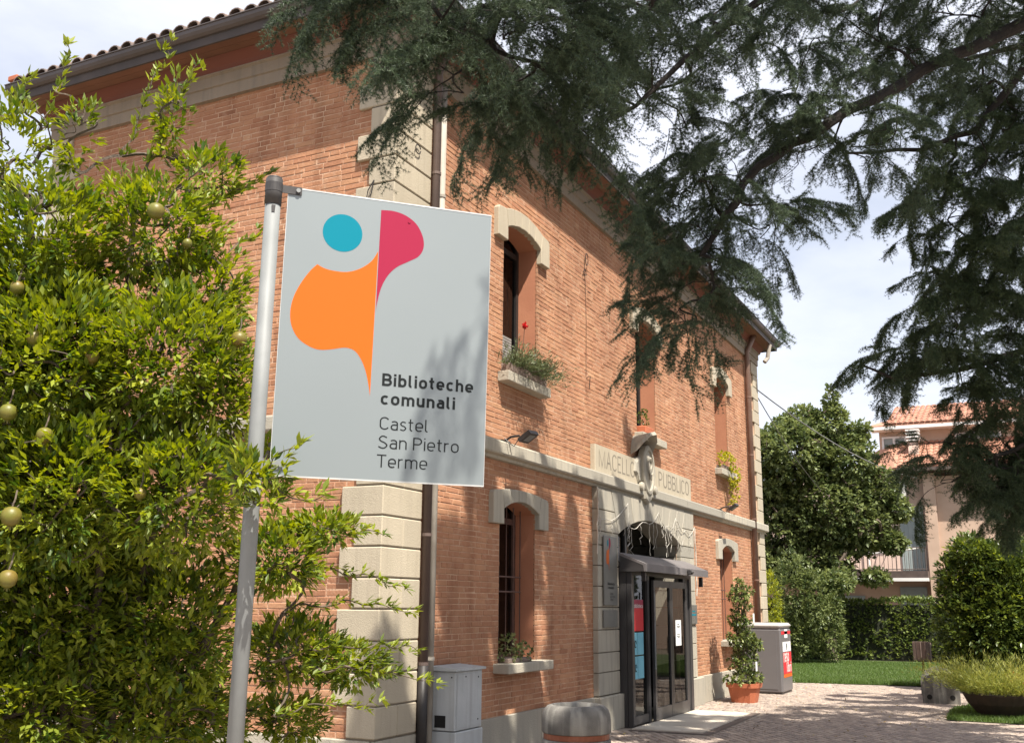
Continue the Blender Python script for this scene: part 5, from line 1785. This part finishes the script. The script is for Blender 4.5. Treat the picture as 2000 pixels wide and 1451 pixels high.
def cedar(name, base, label, trunk, limbs, clumps, meshes, scale, seed, high=()):
    rng = np.random.default_rng(seed)
    t = thing(name, base, label, "tree", "cedar trees arching over the paving")
    mb = MB(); mb.tube([p for p, r_ in trunk], [r_ for p, r_ in trunk], 14); mb.build("trunk", "bark_dark", t)
    nodes = []
    for pts, r0, r1 in limbs:
        # smooth the limb and give it small kinks
        q = []
        P = [np.array(p, float) for p in pts]
        for a, b in zip(P, P[1:]):
            for s in np.linspace(0, 1, 4)[:-1]: q.append(a + (b - a) * s + rng.normal(0, .018, 3))
        q.append(P[-1])
        mb = MB(); mb.tube([tuple(x) for x in q], [r0 + (r1 - r0) * i / (len(q) - 1) for i in range(len(q))], 9); mb.build("limb", "bark_dark", t)
        nodes += q
    nodes = np.array(nodes)
    starts, sc = [], []
    for (x, y, z, a, b, c) in clumps:
        d = rand_dirs(c, rng) * (rng.uniform(.1, 1, c) ** .5)[:, None]
        starts.append(np.array([x, y, z + b * .35 + .12]) + d * np.array([a, a, b * .8])); sc.append(rng.uniform(.55, 1.05, c) * scale)
    starts = np.concatenate(starts); sc = np.concatenate(sc)
    nd, par, order = skeleton(starts, nodes)
    mb = MB(); twigs(mb, nd, par, len(nodes), .0042, .022, sag=.05, n=5, power=.5); mb.build("boughs", "bark_dark", t, kind="stuff")
    off = Vector(base)
    for i in range(len(nodes), len(nd)):
        p = nd[i]; q = nd[par[i]]
        d = p - q
        azm = math.atan2(d[1], d[0]) + rng.normal(0, .7)
        if rng.random() < .25: azm = rng.uniform(0, 6.28)
        o = bpy.data.objects.new("needle_spray", meshes[int(rng.integers(len(meshes)))])
        COL.objects.link(o); o.parent = t
        s = sc[order[i - len(nodes)]]
        o.matrix_basis = Matrix.Translation(Vector(p) - off) @ Matrix.Rotation(azm, 4, 'Z') @ Matrix.Rotation(rng.normal(0.1, .35), 4, 'Y') @ Matrix.Rotation(rng.normal(0, .35), 4, 'X') @ Matrix.Scale(s, 4)
    # the high tiers of the crown that cast the shade: one joined mass of coarser boughs
    parts = []
    for (x, y, z, a, b, h, c) in high:
        for k in range(c):
            d = rng.uniform(-1, 1, 3)
            p = np.array([x + a * d[0], y + b * d[1], z + h * d[2]])
            V, F, T, sv, sf = coarse[int(rng.integers(4))]
            an = rng.uniform(0, 6.28); ca, sa = math.cos(an), math.sin(an); s = rng.uniform(1.0, 1.5)
            W = np.concatenate([V, sv]) * s
            W = W @ np.array([[ca, -sa, 0], [sa, ca, 0], [0, 0, 1]]).T + p
            parts.append((W, np.concatenate([F, sf + len(V)]), np.concatenate([T, np.zeros(len(sv))])))
    if parts:
        V, F, T = join_arrays(parts)
        np_mesh("high_boughs", V, F, T, "needle_far", t, kind="stuff")
    return t

A_cl = [(-3.99, -2.36, 4.91, .25, .17, 5), (-3.79, -2.64, 4.70, .28, .26, 9), (-3.41, -2.89, 4.65, .33, .36, 15), (-3.13, -3.14, 4.9, .34, .42, 15), (-3.36, -2.66, 4.42, .16, .14, 3), (-2.72, -2.85, 4.55, .33, .26, 12), (-2.03, -3.03, 4.9, .36, .46, 13), (-2.06, -3.31, 5.46, .45, .48, 13), (-1.38, -3.67, 5.74, .49, .45, 12), (-1.1, -3.25, 5.2, .41, .46, 12), (-.52, -3.23, 4.72, .34, .44, 19), (-.38, -3.21, 4.15, .26, .32, 15), (-.40, -3.12, 3.72, .2, .2, 8), (.02, -3.59, 4.6, .27, .34, 10), (.04, -3.95, 5.2, .36, .40, 6), (-.62, -4.07, 5.85, .52, .45, 10), (.07, -4.58, 6.35, .55, .4, 10), (.75, -4.35, 5.5, .38, .36, 6), (.3, -4.25, 5.35, .42, .3, 9), (.82, -5.15, 6.75, .58, .36, 10), (1.92, -4.92, 6.5, .45, .4, 5)]
A_cl += [(-5.45, -5.08, 6.0, .12, .14, 2), (1.13, -5.6, 6.65, .35, .2, 5), (.4, -4.75, 6.0, .3, .2, 5), (-.1, -4.0, 5.5, .25, .2, 4)]
A_base = (2.3, -9.2, 0)
cedar("cedar_tree", A_base, "large cedar whose blue-green drooping branches hang across the top of the view", 
      [((2.3, -9.2, 0), .42), ((2.3, -9.2, .3), .34), ((2.25, -9.15, 4), .28), ((2.2, -9.1, 8), .20), ((2.2, -9.1, 12), .08)],
      [([(2.2, -9.1, 8.2), (2.1, -7.38, 8.1), (1.13, -5.75, 6.65), (.70, -5.12, 6.25), (.29, -4.52, 5.77), (-.07, -4.06, 5.42), (-.29, -3.68, 5.09), (-.42, -3.45, 4.69), (-.45, -3.24, 4.37)], .072, .022),
       ([(2.2, -9.1, 8.9), (1.51, -7.29, 8.17), (-.15, -5.38, 6.75), (-1.13, -4.37, 6.25), (-1.96, -3.65, 5.8), (-2.98, -3.14, 5.2), (-3.5, -2.86, 4.95)], .065, .012),
       ([(-1.13, -4.37, 6.25), (-1.35, -3.73, 5.8), (-1.63, -3.35, 5.3), (-1.97, -3.08, 4.9)], .035, .012),
       ([(2.2, -9.1, 9.6), (.4, -7.6, 9.2), (-1.6, -6.2, 8.4), (-3.4, -5.0, 7.2), (-4.8, -4.4, 6.8)], .08, .015),
       ([(2.2, -9.1, 7.4), (2.5, -7.2, 7.4), (2.2, -5.9, 7.0), (1.92, -4.92, 6.8)], .06, .015)],
      A_cl, near_meshes, 1.0, 5,
      high=[(-.2, -4.3, 10.5, 1.6, .5, .35, 26), (2.9, -4.2, 10.5, 1.5, .5, .3, 27), (-2.3, -4.55, 10.1, .9, .5, .4, 12), (-3.6, -6.1, 8.7, .6, .6, .4, 12), (.3, -5.8, 9.2, 1.8, 1.3, .5, 40), (2.6, -6.2, 10.4, 1.3, 1.5, .5, 40), (2.2, -7.8, 9.6, 2.2, 1.0, .6, 36), (-2.6, -6.0, 8.6, 1.2, 1.2, .5, 16), (-5.2, -4.8, 8.6, .4, .35, .3, 6), (2.3, -9.0, 11.6, 1.5, 1.5, .8, 18)])
B_cl = [(4.35, -5.55, 7.12, .42, .8, 16), (4.4, -5.14, 6.2, .5, .6, 14), (4.75, -5.31, 5.2, .5, .8, 22), (5.03, -4.74, 5.2, .34, .45, 7), (6.02, -5.08, 4.2, .66, .6, 18), (5.6, -4.34, 4.55, .5, .25, 6), (5.86, -3.84, 4.72, .42, .12, 4), (6.68, -4.79, 3.35, .66, .5, 16), (6.57, -4.5, 3.05, .3, .28, 2), (4.3, -5.5, 7.3, .3, .3, 6), (3.7, -4.6, 6.75, .4, .12, 6), (6.45, -5.31, 3.0, .36, .45, 8), (4.9, -5.0, 5.6, .35, .8, 12), (5.4, -4.95, 4.6, .5, .5, 12), (6.2, -5.55, 4.0, .5, .4, 11), (6.9, -5.6, 3.5, .6, .5, 14), (6.6, -5.4, 2.9, .4, .3, 12), (6.9, -5.7, 2.85, .6, .35, 14), (5.0, -5.9, 6.6, .5, .8, 14),
        (4.6, -6.0, 8.3, .9, .7, 16), (6.0, -5.8, 6.6, .9, 1.0, 22), (6.8, -6.0, 5.0, .8, .9, 18), (6.6, -6.6, 8.6, 1.0, .9, 14), (8.2, -6.4, 6.5, 1.0, 1.2, 16)]
cedar("cedar_tree", (8.6, -8.6, 0), "second cedar with dark shaggy branches hanging along the right edge of the view",
      [((8.6, -8.6, 0), .45), ((8.6, -8.6, .3), .36), ((8.6, -8.6, 5), .27), ((8.6, -8.6, 10), .15), ((8.6, -8.6, 14), .05)],
      [([(8.6, -8.6, 8.6), (6.4, -7.6, 8.4), (4.9, -6.4, 8.0), (4.33, -5.83, 7.76), (4.21, -5.23, 7.06), (3.8, -4.68, 6.78), (3.11, -3.93, 6.60)], .085, .014),
       ([(8.6, -8.6, 5.4), (7.2, -7.2, 5.2), (6.09, -5.54, 4.85), (5.83, -4.81, 4.62), (5.52, -4.1, 4.5), (5.64, -3.61, 4.75)], .07, .012),
       ([(8.6, -8.6, 4.2), (7.4, -6.9, 4.0), (6.43, -5.74, 3.8), (6.21, -5.13, 3.55), (6.36, -4.56, 3.25)], .06, .012),
       ([(8.6, -8.6, 7), (7.2, -7.0, 7.0), (6.1, -5.9, 6.8), (5.2, -5.2, 6.0)], .07, .012)],
      B_cl, far_meshes, 1.2, 6, high=[(6.2, -7.2, 9.6, 1.6, 1.2, .6, 14), (8.6, -8.0, 11.5, 1.5, 1.4, 1.0, 14)])

# ------------------------------------------------------------------ garden behind
def leafy(name, base, label, cat, blobs, dens, nl, L, W, m, seed, trunk=None, core=None, **kw):
    rng = np.random.default_rng(seed)
    t = thing(name, base, label, cat)
    Pb, Ob = blob_points(rng, blobs, dens)
    leaf_obj("crown" if trunk else "foliage", [cluster(rng, Pb, Ob, nl, L, W, jit=L * .5, **kw)], m, t)
    if trunk:
        mb = MB(); mb.tube([p for p, r_ in trunk], [r_ for p, r_ in trunk], 10); mb.build("trunk", "bark", t)
        nodes = [np.array(p) for p, r_ in trunk]
        cen = np.array([b[:3] for b in blobs])
        sub = np.concatenate([cen, Pb[::9]])
        nd, par, _ = skeleton(sub, np.array(nodes[len(nodes) // 2:]))
        mb = MB(); twigs(mb, nd, par, len(nodes) - len(nodes) // 2, .012, .09, n=4); mb.build("boughs", "bark", t, kind="stuff")
    return t
mb_bl = [(27.6, -1.75, 4.75, .45, .4, .35), (26.7, 1.6, 7.55, .45, .4, .4), (27.0, -.75, 7.3, .4, .35, .35), (25.9, 2.5, 7.0, .45, .4, .5), (27.5, -1.5, 3.7, .5, .45, .35), (27.3, -.9, 2.6, .5, .5, .25), (27.1, .53, 4.9, 1.6, 1.6, 1.5), (26.2, 1.3, 6.6, 1.5, 1.3, 1.1), (27.15, -.30, 6.3, 1.3, 1.0, 1.1), (26.8, 1.9, 4.3, 1.3, 1.3, 1.3), (27.6, -.6, 4.2, 1.1, 1.1, .9), (27.3, 1.1, 3.2, 1.5, 1.5, .9), (26.6, .95, 7.6, .8, .7, .6), (27.6, -1.15, 5.4, .8, .7, .8), (26.6, .1, 7.55, .7, .6, .7), (26.4, .0, 8.3, .25, .22, .5), (26.0, 2.2, 6.0, .9, .9, 1.2), (26.2, 2.3, 2.9, .7, .8, .7), (26.5, .3, 2.55, .9, .7, .4), (25.6, .1, 2.35, .5, .5, .35)]
leafy("broadleaf_tree", (27.3, .6, 0), "round dense broadleaf tree behind the far corner of the library", "tree", mb_bl, 640, 8, .155, .10, "maple_leaf", 41,
      trunk=[((27.3, .6, 0), .20), ((27.3, .6, 2.0), .16), ((27.1, .6, 4.0), .12), ((26.8, .6, 6.5), .05)], spread=1.1, upb=.1, tone=(0, .95))
leafy("evergreen_shrub", (24.4, 1.1, 0), "loose evergreen shrub low beneath the broadleaf tree by the library corner", "shrub", [(24.3, 1.15, 2.2, .5, .6, 1.2), (24.4, .55, 1.9, .45, .45, 1.0), (24.6, 1.3, .9, .7, .8, .9), (25.4, .35, .8, .7, .55, .85), (25.2, .2, 1.6, .4, .4, .6)], 900, 7, .11, .055, "maple_leaf", 42, tone=(0, 1))
leafy("oleander_shrub", (20.5, .95, 0), "bright yellow-green shrub peeping out behind the library corner", "shrub", [(20.5, .98, 1.7, .30, .28, .9), (20.6, .9, .8, .35, .3, .8)], 900, 7, .13, .03, "lime_leaf", 43, tone=(0, .35))

def hedge(name, c, label, poly_pts, h, dens, m, L, W, seed, thick=.9):
    """clipped hedge along a straight line from a to b"""
    rng = np.random.default_rng(seed)
    a, b = np.array(poly_pts[0], float), np.array(poly_pts[1], float)
    t = thing(name, (*((a + b) / 2), 0), label, "hedge")
    d = (b - a); Ln = np.linalg.norm(d); d /= Ln; nrm = np.array([-d[1], d[0]])
    mb = MB()
    q = thick / 2 - .10
    P = [(*(a + nrm * -q), 0), (*(b + nrm * -q), 0), (*(b + nrm * q), 0), (*(a + nrm * q), 0)]
    V = [(x, y, z) for z in (0.02, h - .12) for x, y, _ in P]
    mb.add(V, [(3, 2, 1, 0), (4, 5, 6, 7), (0, 1, 5, 4), (1, 2, 6, 5), (2, 3, 7, 6), (3, 0, 4, 7)]); mb.build("inner_core", "dark_core", t)  # solid near-black box filling the hedge behind its leaves
    nF = int(dens * Ln * h); nT = int(dens * Ln * thick)
    s = rng.uniform(0, Ln, nF); z = rng.uniform(.05, h, nF); off = rng.normal(0, .05, nF)
    side = np.where(rng.random(nF) < .8, 1, -1)
    P1 = a[None] + d[None] * s[:, None] + nrm[None] * (side * (thick / 2 + off * .8 - .03))[:, None]
    C1 = np.concatenate([P1, z[:, None]], 1); O1 = np.concatenate([nrm[None] * side[:, None], np.full((nF, 1), .25)], 1)
    s = rng.uniform(0, Ln, nT); w_ = rng.uniform(-thick / 2, thick / 2, nT)
    P2 = a[None] + d[None] * s[:, None] + nrm[None] * w_[:, None]
    C2 = np.concatenate([P2, (h + rng.normal(-.02, .045, nT) + .05 * np.sin(s * 1.9))[:, None]], 1); O2 = np.tile([0, 0, 1.0], (nT, 1))
    leaf_obj("foliage", [cluster(rng, np.concatenate([C1, C2]), np.concatenate([O1, O2]), 4, L, W, spread=.9, upb=.2, jit=.04, tone=(0, .95))], m, t)
    return t
hedge("clipped_hedge", None, "long clipped green hedge along the far side of the lawn", ((30.2, -5.6), (26.2, 4.6)), 1.88, 125, "hedge_leaf", .12, .07, 51)
hedge("clipped_hedge", None, "tall unseen hedge added behind the viewer for the door glass to reflect", ((-12, -12.5), (17, -12.5)), 2.6, 22, "hedge_leaf", .2, .12, 52)  # out-of-view hedge added so the door glass reflects foliage instead of bright sky

leafy("laurel_bush", (16.1, -5.35, 0), "big clipped laurel bush with glossy leaves at the right edge", "bush",
      [(16.0, -5.25, 1.6, 1.02, 1.0, 1.55), (15.7, -4.95, 2.35, .85, .72, .72), (16.2, -5.9, 2.3, 1.0, .9, .75), (15.9, -5.0, .8, .9, .85, .8), (16.0, -6.3, 1.4, 1.1, 1.0, 1.3), (15.3, -4.8, 1.5, .55, .45, .9), (15.6, -4.35, 1.3, .8, .5, 1.2), (15.6, -4.55, 2.3, .7, .5, .75), (15.7, -3.92, 1.2, .7, .46, 1.15), (15.7, -4.0, 2.15, .6, .42, .7), (15.5, -4.3, 2.75, .5, .45, .4)], 1700, 6, .115, .052, "laurel_leaf", 61, spread=.8, upb=.3, tone=(0, .97))
mb = MB(); mb.lathe((16.15, -5.55, 0), [(.5, .02), (.75, .6), (.8, 1.6), (.6, 2.3), (.2, 2.6)], 12); mb.build("inner_core", "dark_core", bpy.data.objects["laurel_bush"])  # solid near-black core filling the bush behind its leaves

# lawn blades
def grass(name, poly, n, h, seed, label, m="grass_leaf", w=.012):
    rng = np.random.default_rng(seed)
    poly = np.array(poly)
    lo, hi = poly.min(0), poly.max(0)
    P = rng.uniform(lo, hi, (n * 2, 2))
    ins = np.zeros(len(P), bool)
    j = len(poly) - 1
    for i in range(len(poly)):
        xi, yi = poly[i]; xj, yj = poly[j]
        c = ((yi > P[:, 1]) != (yj > P[:, 1])) & (P[:, 0] < (xj - xi) * (P[:, 1] - yi) / (yj - yi + 1e-12) + xi)
        ins ^= c; j = i
    P = P[ins][:n]
    k = len(P)
    B = np.concatenate([P, np.full((k, 1), .01)], 1)
    D = unit(np.stack([rng.normal(0, .4, k), rng.normal(0, .4, k), np.ones(k)], 1))
    H = h * rng.uniform(.5, 1.2, k)
    S_ = unit(np.cross(D, rand_dirs(k, rng)))
    V = np.stack([B - S_ * w / 2, B + S_ * w / 2, B + D * H[:, None]], 1).reshape(-1, 3)
    T = np.repeat(np.clip(rng.normal(.5, .25, k), 0, 1), 3)
    o = np_mesh(name, V, np.arange(len(V)).reshape(-1, 3), T, m)
    o["kind"] = "stuff"; o["label"] = label; o["category"] = "grass"
    return o
grass("grass", [(16.35, 1.2), (16.25, -.4), (16.8, -3.1), (16.9, -4.5), (27.6, -5.5), (26.6, 2.0)], 60000, .055, 71, "mown green lawn between the paving and the clipped hedge", w=.014)
grass("grass", [(16.32, 1.0), (16.28, -.4), (16.8, -3.1), (17.1, -3.1), (16.6, -.4), (16.6, 1.0)], 4000, .13, 72, "longer bright grass fringe along the lawn edge", w=.012)
grass("grass", [(9.5, -4.03), (9.4, -6.2), (13.5, -6.2), (13.2, -4.45), (11.4, -4.0)], 20000, .07, 73, "patchy grass under the planter bowl by the laurel bush", w=.011)

# planter bowl with feathery plants
bw = thing("planter_bowl", (10.55, -4.75, 0), "wide brown bowl planter overflowing with feathery yellow-green plants", "planter")
mb = MB(); mb.lathe((10.55, -4.75, 0), [(.22, 0.0), (.30, .02), (.46, .20), (.52, .32), (.53, .35), (.50, .35), (.46, .29)], 28); mb.build("bowl", "bowl_clay", bw)
mb = MB(); mb.lathe((10.55, -4.75, .28), [(.46, 0), (.3, .03)], 20); mb.build("soil", "soil", bw)
rg = np.random.default_rng(83)
n = 1300
th_a = rg.uniform(0, 6.28, n); rr = .50 * np.sqrt(rg.random(n))
B = np.stack([10.55 + rr * np.cos(th_a), -4.75 + rr * np.sin(th_a), np.full(n, .32)], 1)
Dv = unit(np.stack([np.cos(th_a) * rr * 1.8 + rg.normal(0, .3, n), np.sin(th_a) * rr * 1.8 + rg.normal(0, .28, n), np.full(n, 1.0)], 1))
parts = []
for i in range(n):
    L = rg.uniform(.25, .95); k = 11
    t = np.linspace(.1, 1, k)[:, None]
    Pp = B[i] + Dv[i] * L * t + np.array([Dv[i][0], Dv[i][1], -.6]) * .5 * L * t ** 2.2
    parts.append((Pp, unit(Dv[i] + rand_dirs(k, rg) * .7), unit(rand_dirs(k, rg) + [0, 0, .6]), np.full(k, .085), np.full(k, .010), np.clip(rg.normal(.55, .25) + rg.normal(0, .08, k), 0, 1)))
leaf_obj("foliage", parts, "feather_leaf", bw)
cf = np.array([[10.5, -5.02, .62], [10.45, -4.98, .55], [10.55, -5.1, .52], [10.48, -5.02, .47]])
leaf_obj("flower_heads", [cluster(rg, np.repeat(cf, 12, 0) + rg.normal(0, .05, (48, 3)), rand_dirs(48, rg), 4, .05, .025)], "rust_flower", bw, kind="stuff")

# concrete bench with round-topped ends
bn = thing("concrete_bench", (13.3, -3.75, 0), "low concrete bench with round-topped end blocks by the laurel bush", "bench")
def endblock(x, dy):
    poly = [(-4.07, 0.0), (-3.45, 0.0), (-3.45, .26)] + [(-3.76 + .31 * math.cos(t), .26 + .29 * math.sin(t)) for t in np.linspace(0.12, math.pi - .12, 12)] + [(-4.07, .26)]
    mb = MB()
    V = [(x - .07, y + dy, z) for y, z in poly] + [(x + .07, y + dy, z) for y, z in poly]
    n_ = len(poly)
    mb.add(V, [tuple(range(n_ - 1, -1, -1)), tuple(range(n_, 2 * n_))] + [(i, (i + 1) % n_, n_ + (i + 1) % n_, n_ + i) for i in range(n_)])
    e = mb.build("end_block", "concrete", bn)
    for y in (-3.57, -3.95):
        mb = MB(); mb.tube([(x - .075, y + dy, .12), (x - .071, y + dy, .12)], .045, 12); mb.build("hole", "interior", e)
for x, dy in ((12.45, 0), (14.35, .19)): endblock(x, dy)
mb = MB(); mb.add([(x, y + dy, z) for z in (.33, .40) for x, y, dy in ((12.53, -3.98, .0), (14.27, -3.98, .18), (14.27, -3.54, .18), (12.53, -3.54, 0))], [(3, 2, 1, 0), (4, 5, 6, 7), (0, 1, 5, 4), (1, 2, 6, 5), (2, 3, 7, 6), (3, 0, 4, 7)]); mb.build("seat", "concrete", bn)

# slatted timber litter bin on a post
wb = thing("slatted_litter_bin", (16.85, -3.1, 0), "small timber slatted litter bin on a thin post by the lawn", "litter bin")
mb = MB(); mb.tube([(16.85, -3.1, 0), (16.85, -3.1, .62)], .024, 8); mb.build("post", "rust", wb)
mb = MB(); mb.tube([(16.85, -3.1, .57), (16.85, -3.1, .59)], .15, 14); mb.build("base", "rust", wb)
for k in range(12):
    t = 2 * math.pi * k / 12 + .2
    c, s = math.cos(t), math.sin(t)
    mb = MB()
    P = []
    for rr_ in (.165, .188):
        for w_ in (-.037, .037): P.append((16.85 + rr_ * c - w_ * s, -3.1 + rr_ * s + w_ * c))
    V = [(x, y, z) for z in (.55, .94) for x, y in P]
    mb.add(V, [(0, 2, 3, 1), (4, 5, 7, 6), (0, 1, 5, 4), (1, 3, 7, 5), (3, 2, 6, 7), (2, 0, 4, 6)]); mb.build("slat", "slat_wood", wb)

# ------------------------------------------------------------------ peach house beyond the hedge
HX = 33.0
hs = thing("peach_house", (HX + 4, -2, 0), "peach rendered house with red tile roofs and a railed balcony beyond the hedge", "house")
mb = MB()
# lower block with the recessed balcony bay (y from 3.6 to -2.15), pier, and right part
mb.box(HX, HX + 8, -2.15, 4.5, 0, 6.5); mb.build("wall", "house_wall", hs)
mb = MB(); mb.box(HX - .012, HX - .002, -2.15, 4.5, 2.98, 6.5); mb.build("balcony_wall", "house_pale", hs)
mb = MB(); mb.box(HX - .5, HX + 8, -2.55, -2.152, 0, 6.5); mb.build("pier", "house_wall", hs)
mb = MB(); mb.box(HX - .3, HX + 8, -9, -2.552, 0, 6.4); mb.build("wall", "house_wall", hs)
mb = MB(); mb.box(HX + 1.2, HX + 8, -9, -.55, 6.5, 8.5); mb.build("upper_wall", "house_wall", hs)
def sheet(name, pts, m):
    mb = MB(); P = [Vector(p) for p in pts]
    n_ = (P[1] - P[0]).cross(P[2] - P[0]).normalized()
    if n_.z < 0: n_ = -n_
    k = len(P)
    mb.add([tuple(p) for p in P] + [tuple(p - n_ * .10) for p in P], [tuple(range(k)), tuple(range(2 * k - 1, k - 1, -1))] + [(i, k + i, k + (i + 1) % k, (i + 1) % k) for i in range(k)])
    return mb.build(name, m, hs)
def tiles_on(parent, o, ex, ey, nx, ny_, m="tile_orange"):
    """rows of roof tiles laid over a slope given by origin o, eave vector ex and slope vector ey"""
    o, ex, ey = Vector(o), Vector(ex), Vector(ey)
    n_ = ex.cross(ey).normalized()
    if n_.z < 0: n_ = -n_
    mb = MB()
    for j in range(ny_):
        a = o + ey * (j / ny_) + n_ * .03; b = o + ey * ((j + 1.12) / ny_) + n_ * .008
        for i in range(nx):
            p0, p1 = ex * (i / nx), ex * ((i + .93) / nx); pm = ex * ((i + .46) / nx)
            mb.add([a + p0, a + pm + n_ * .035, a + p1, b + p0, b + pm + n_ * .035, b + p1, a + p0 - n_ * .03, a + p1 - n_ * .03], [(0, 1, 4, 3), (1, 2, 5, 4), (6, 7, 2, 1, 0)])
    mb.build("roof_tiles", m, parent, kind="stuff")
r1 = sheet("roof", [(HX - .9, -1.25, 6.72), (HX - .9, -9, 6.72), (HX + 1.3, -9, 7.95), (HX + 1.3, -.9, 7.95)], "tile_orange")
tiles_on(r1, (HX - .9, -1.35, 6.75), (0, -7.6, 0), (2.15, 0, 1.2), 38, 8)
r2_ = sheet("roof", [(HX - .9, -1.25, 6.72), (HX + 1.3, -.9, 7.95), (HX + 1.3, 1.2, 6.72), (HX - .4, 1.2, 6.3)], "tile_orange")
r3 = sheet("roof", [(HX + .6, -.2, 8.55), (HX + .6, -9.4, 8.55), (HX + 4.6, -9.4, 9.9), (HX + 4.6, -2.4, 9.9)], "tile_orange")
tiles_on(r3, (HX + .6, -.9, 8.60), (0, -8.2, 0), (3.9, 0, 1.32), 40, 10)
mb = MB(); mb.box(HX + .55, HX + 1.25, -9.3, -.3, 8.38, 8.5); mb.build("eave_board", "white_paint", hs)
mb = MB(); mb.box(HX - .95, HX - .3, -9, -1.3, 6.56, 6.68); mb.build("eave_board", "railing", hs)
for a, b in ((-1.55, -.65), (-4.9, -3.3)):
    z0, z1 = 7.25, 8.18
    fr_ = MB()
    for p, q, c, d in ((a, a + .07, z0, z1), (b - .07, b, z0, z1), ((a + b) / 2 - .05, (a + b) / 2 + .05, z0, z1)): fr_.box(HX + 1.12, HX + 1.20, p, q, c, d)
    fr_.box(HX + 1.122, HX + 1.20, a + .07, b - .07, z1 - .07, z1); fr_.box(HX + 1.122, HX + 1.20, a + .07, b - .07, z0, z0 + .07)
    f_ = fr_.build("window", "white_paint", hs)
    mb = MB(); mb.quad((HX + 1.17, a + .07, z0), (HX + 1.17, b - .07, z0), (HX + 1.17, b - .07, z1), (HX + 1.17, a + .07, z1)); mb.build("pane", "shutter", f_)
# chimney
mb = MB(); mb.box(HX + .0, HX + .4, -2.05, -1.7, 7.1, 7.75); ch = mb.build("chimney", "house_pale", hs)
for k in range(4):
    mb = MB(); mb.box(HX - .06, HX + .46, -2.12, -1.64, 7.80 + k * .13, 7.85 + k * .13); mb.build("chimney_cap", "white_paint", ch)
mb = MB(); mb.box(HX + .05, HX + .35, -2.0, -1.75, 7.75, 8.25); mb.build("chimney_flue", "interior", ch)
# balcony
mb = MB(); mb.box(HX - 1.2, HX - .013, -2.14, 4.4, 2.72, 2.96); mb.build("balcony_slab", "railing", hs)
mb = MB(); mb.box(HX - 1.22, HX - .9, -2.145, 4.4, 2.60, 2.716); mb.build("balcony_edge", "white_paint", hs)
rl = MB(); rl.tube([(HX - 1.15, -2.1, 3.78), (HX - 1.15, 4.4, 3.78)], .022, 6); rl.tube([(HX - 1.15, -2.1, 3.02), (HX - 1.15, 4.4, 3.02)], .018, 6)
rl = rl.build("railing", "railing", hs)
for k in range(46):
    y = -2.1 + k * .142
    mb = MB(); mb.tube([(HX - 1.15, y, 2.97), (HX - 1.15, y, 3.78)], .010 if k % 7 else .02, 4); mb.build("baluster", "railing", rl)
def shut(y0, y1, z0, z1):
    s_ = MB(); s_.box(HX - .05, HX - .014, y0, y1, z0, z1); s_ = s_.build("shutter", "shutter", hs)
    n_ = max(3, int((y1 - y0) / .13))
    for k in range(n_):
        a = y0 + (y1 - y0) * k / n_; mb = MB(); mb.box(HX - .062, HX - .051, a + .008, a + (y1 - y0) / n_ - .008, z0 + .02, z1 - .02); mb.build("plank", "shutter", s_)
shut(-2.05, -1.2, 3.0, 5.35)
shut(-1.98, -1.05, 1.1, 2.42); shut(.2, 1.25, 1.0, 2.1)
mb = MB(); mb.box(HX - .02, HX - .013, .15, 1.0, 4.55, 5.2); mb.build("window_pane", "shutter", hs)
mb = MB(); mb.box(HX - .75, HX - .1, -1.55, -1.0, 5.62, 6.2); ac = mb.build("air_conditioner", "white_paint", hs)
mb = MB(); mb.tube([(HX - .755, -1.3, 5.92), (HX - .77, -1.3, 5.92)], .2, 16); mb.build("fan_grille", "interior", ac)
mb = MB(); mb.tube([(HX - 1.0, -1.3 + .0, 3.68), (HX - 1.0, -.3, 3.60)], .03, 6); mb.tube([(HX - 1.0, -2.0, 3.78), (HX - 1.0, -1.3, 3.68)], .03, 6); mb.build("awning_bar", "white_paint", hs)
mb = MB(); mb.tube([(HX - .2, -.05, 3.0), (HX - .2, -.05, 5.2)], .03, 6); mb.build("drainpipe", "white_paint", hs)

# overhead cables from the far corner of the library towards the house
def cable(name, a, b, sag, label, r_=.016):
    a, b = Vector(a), Vector(b)
    pts = [a + (b - a) * t + Vector((0, 0, -sag * 4 * t * (1 - t))) for t in np.linspace(0, 1, 16)]
    mb = MB(); mb.tube(pts, r_, 5); o = mb.build(name, "cable")
    tag(o, label, "cable", "overhead cables")
cable("overhead_cable", (15.64, -.02, 6.62), (32.2, -2.0, 6.3), .35, "upper thin cable slung from the library corner across the broadleaf tree")
cable("overhead_cable", (15.64, -.02, 6.45), (32.9, .6, 5.2), .45, "lower thin cable slung from the library corner into the broadleaf tree", .012)
cable("overhead_cable", (28.0, -1.4, 5.35), (32.2, -1.5, 6.0), .5, "short pale cable drooping beside the air conditioner", .02)


# a few fallen leaves and needles on the paving
frg = np.random.default_rng(201)
n = 170
P = np.stack([frg.uniform(3.5, 16.2, n), frg.uniform(-4.2, -.1, n), np.full(n, .016)], 1)
P = P[~((P[:, 0] > 5.7) & (P[:, 0] < 9.2) & (P[:, 1] > -1.4) & (frg.random(n) < .85))]
n = len(P)
Dl = unit(np.stack([frg.normal(0, 1, n), frg.normal(0, 1, n), frg.normal(.1, .1, n)], 1))
M["dry_leaf"] = leafmat("dry_leaf", (0.20, 0.12, 0.05), (0.42, 0.33, 0.12), 0.7, 0.0)
V, F, T = leaf_arrays(P, Dl, np.tile([0, 0, 1.0], (n, 1)) + frg.normal(0, .2, (n, 3)), frg.uniform(.04, .08, n), frg.uniform(.02, .04, n), frg.random(n), droop=-.05)
o = np_mesh("fallen_leaves", V, F, T, "dry_leaf")
o["kind"] = "stuff"; o["label"] = "scattered dry fallen leaves lying on the paving"; o["category"] = "leaves"
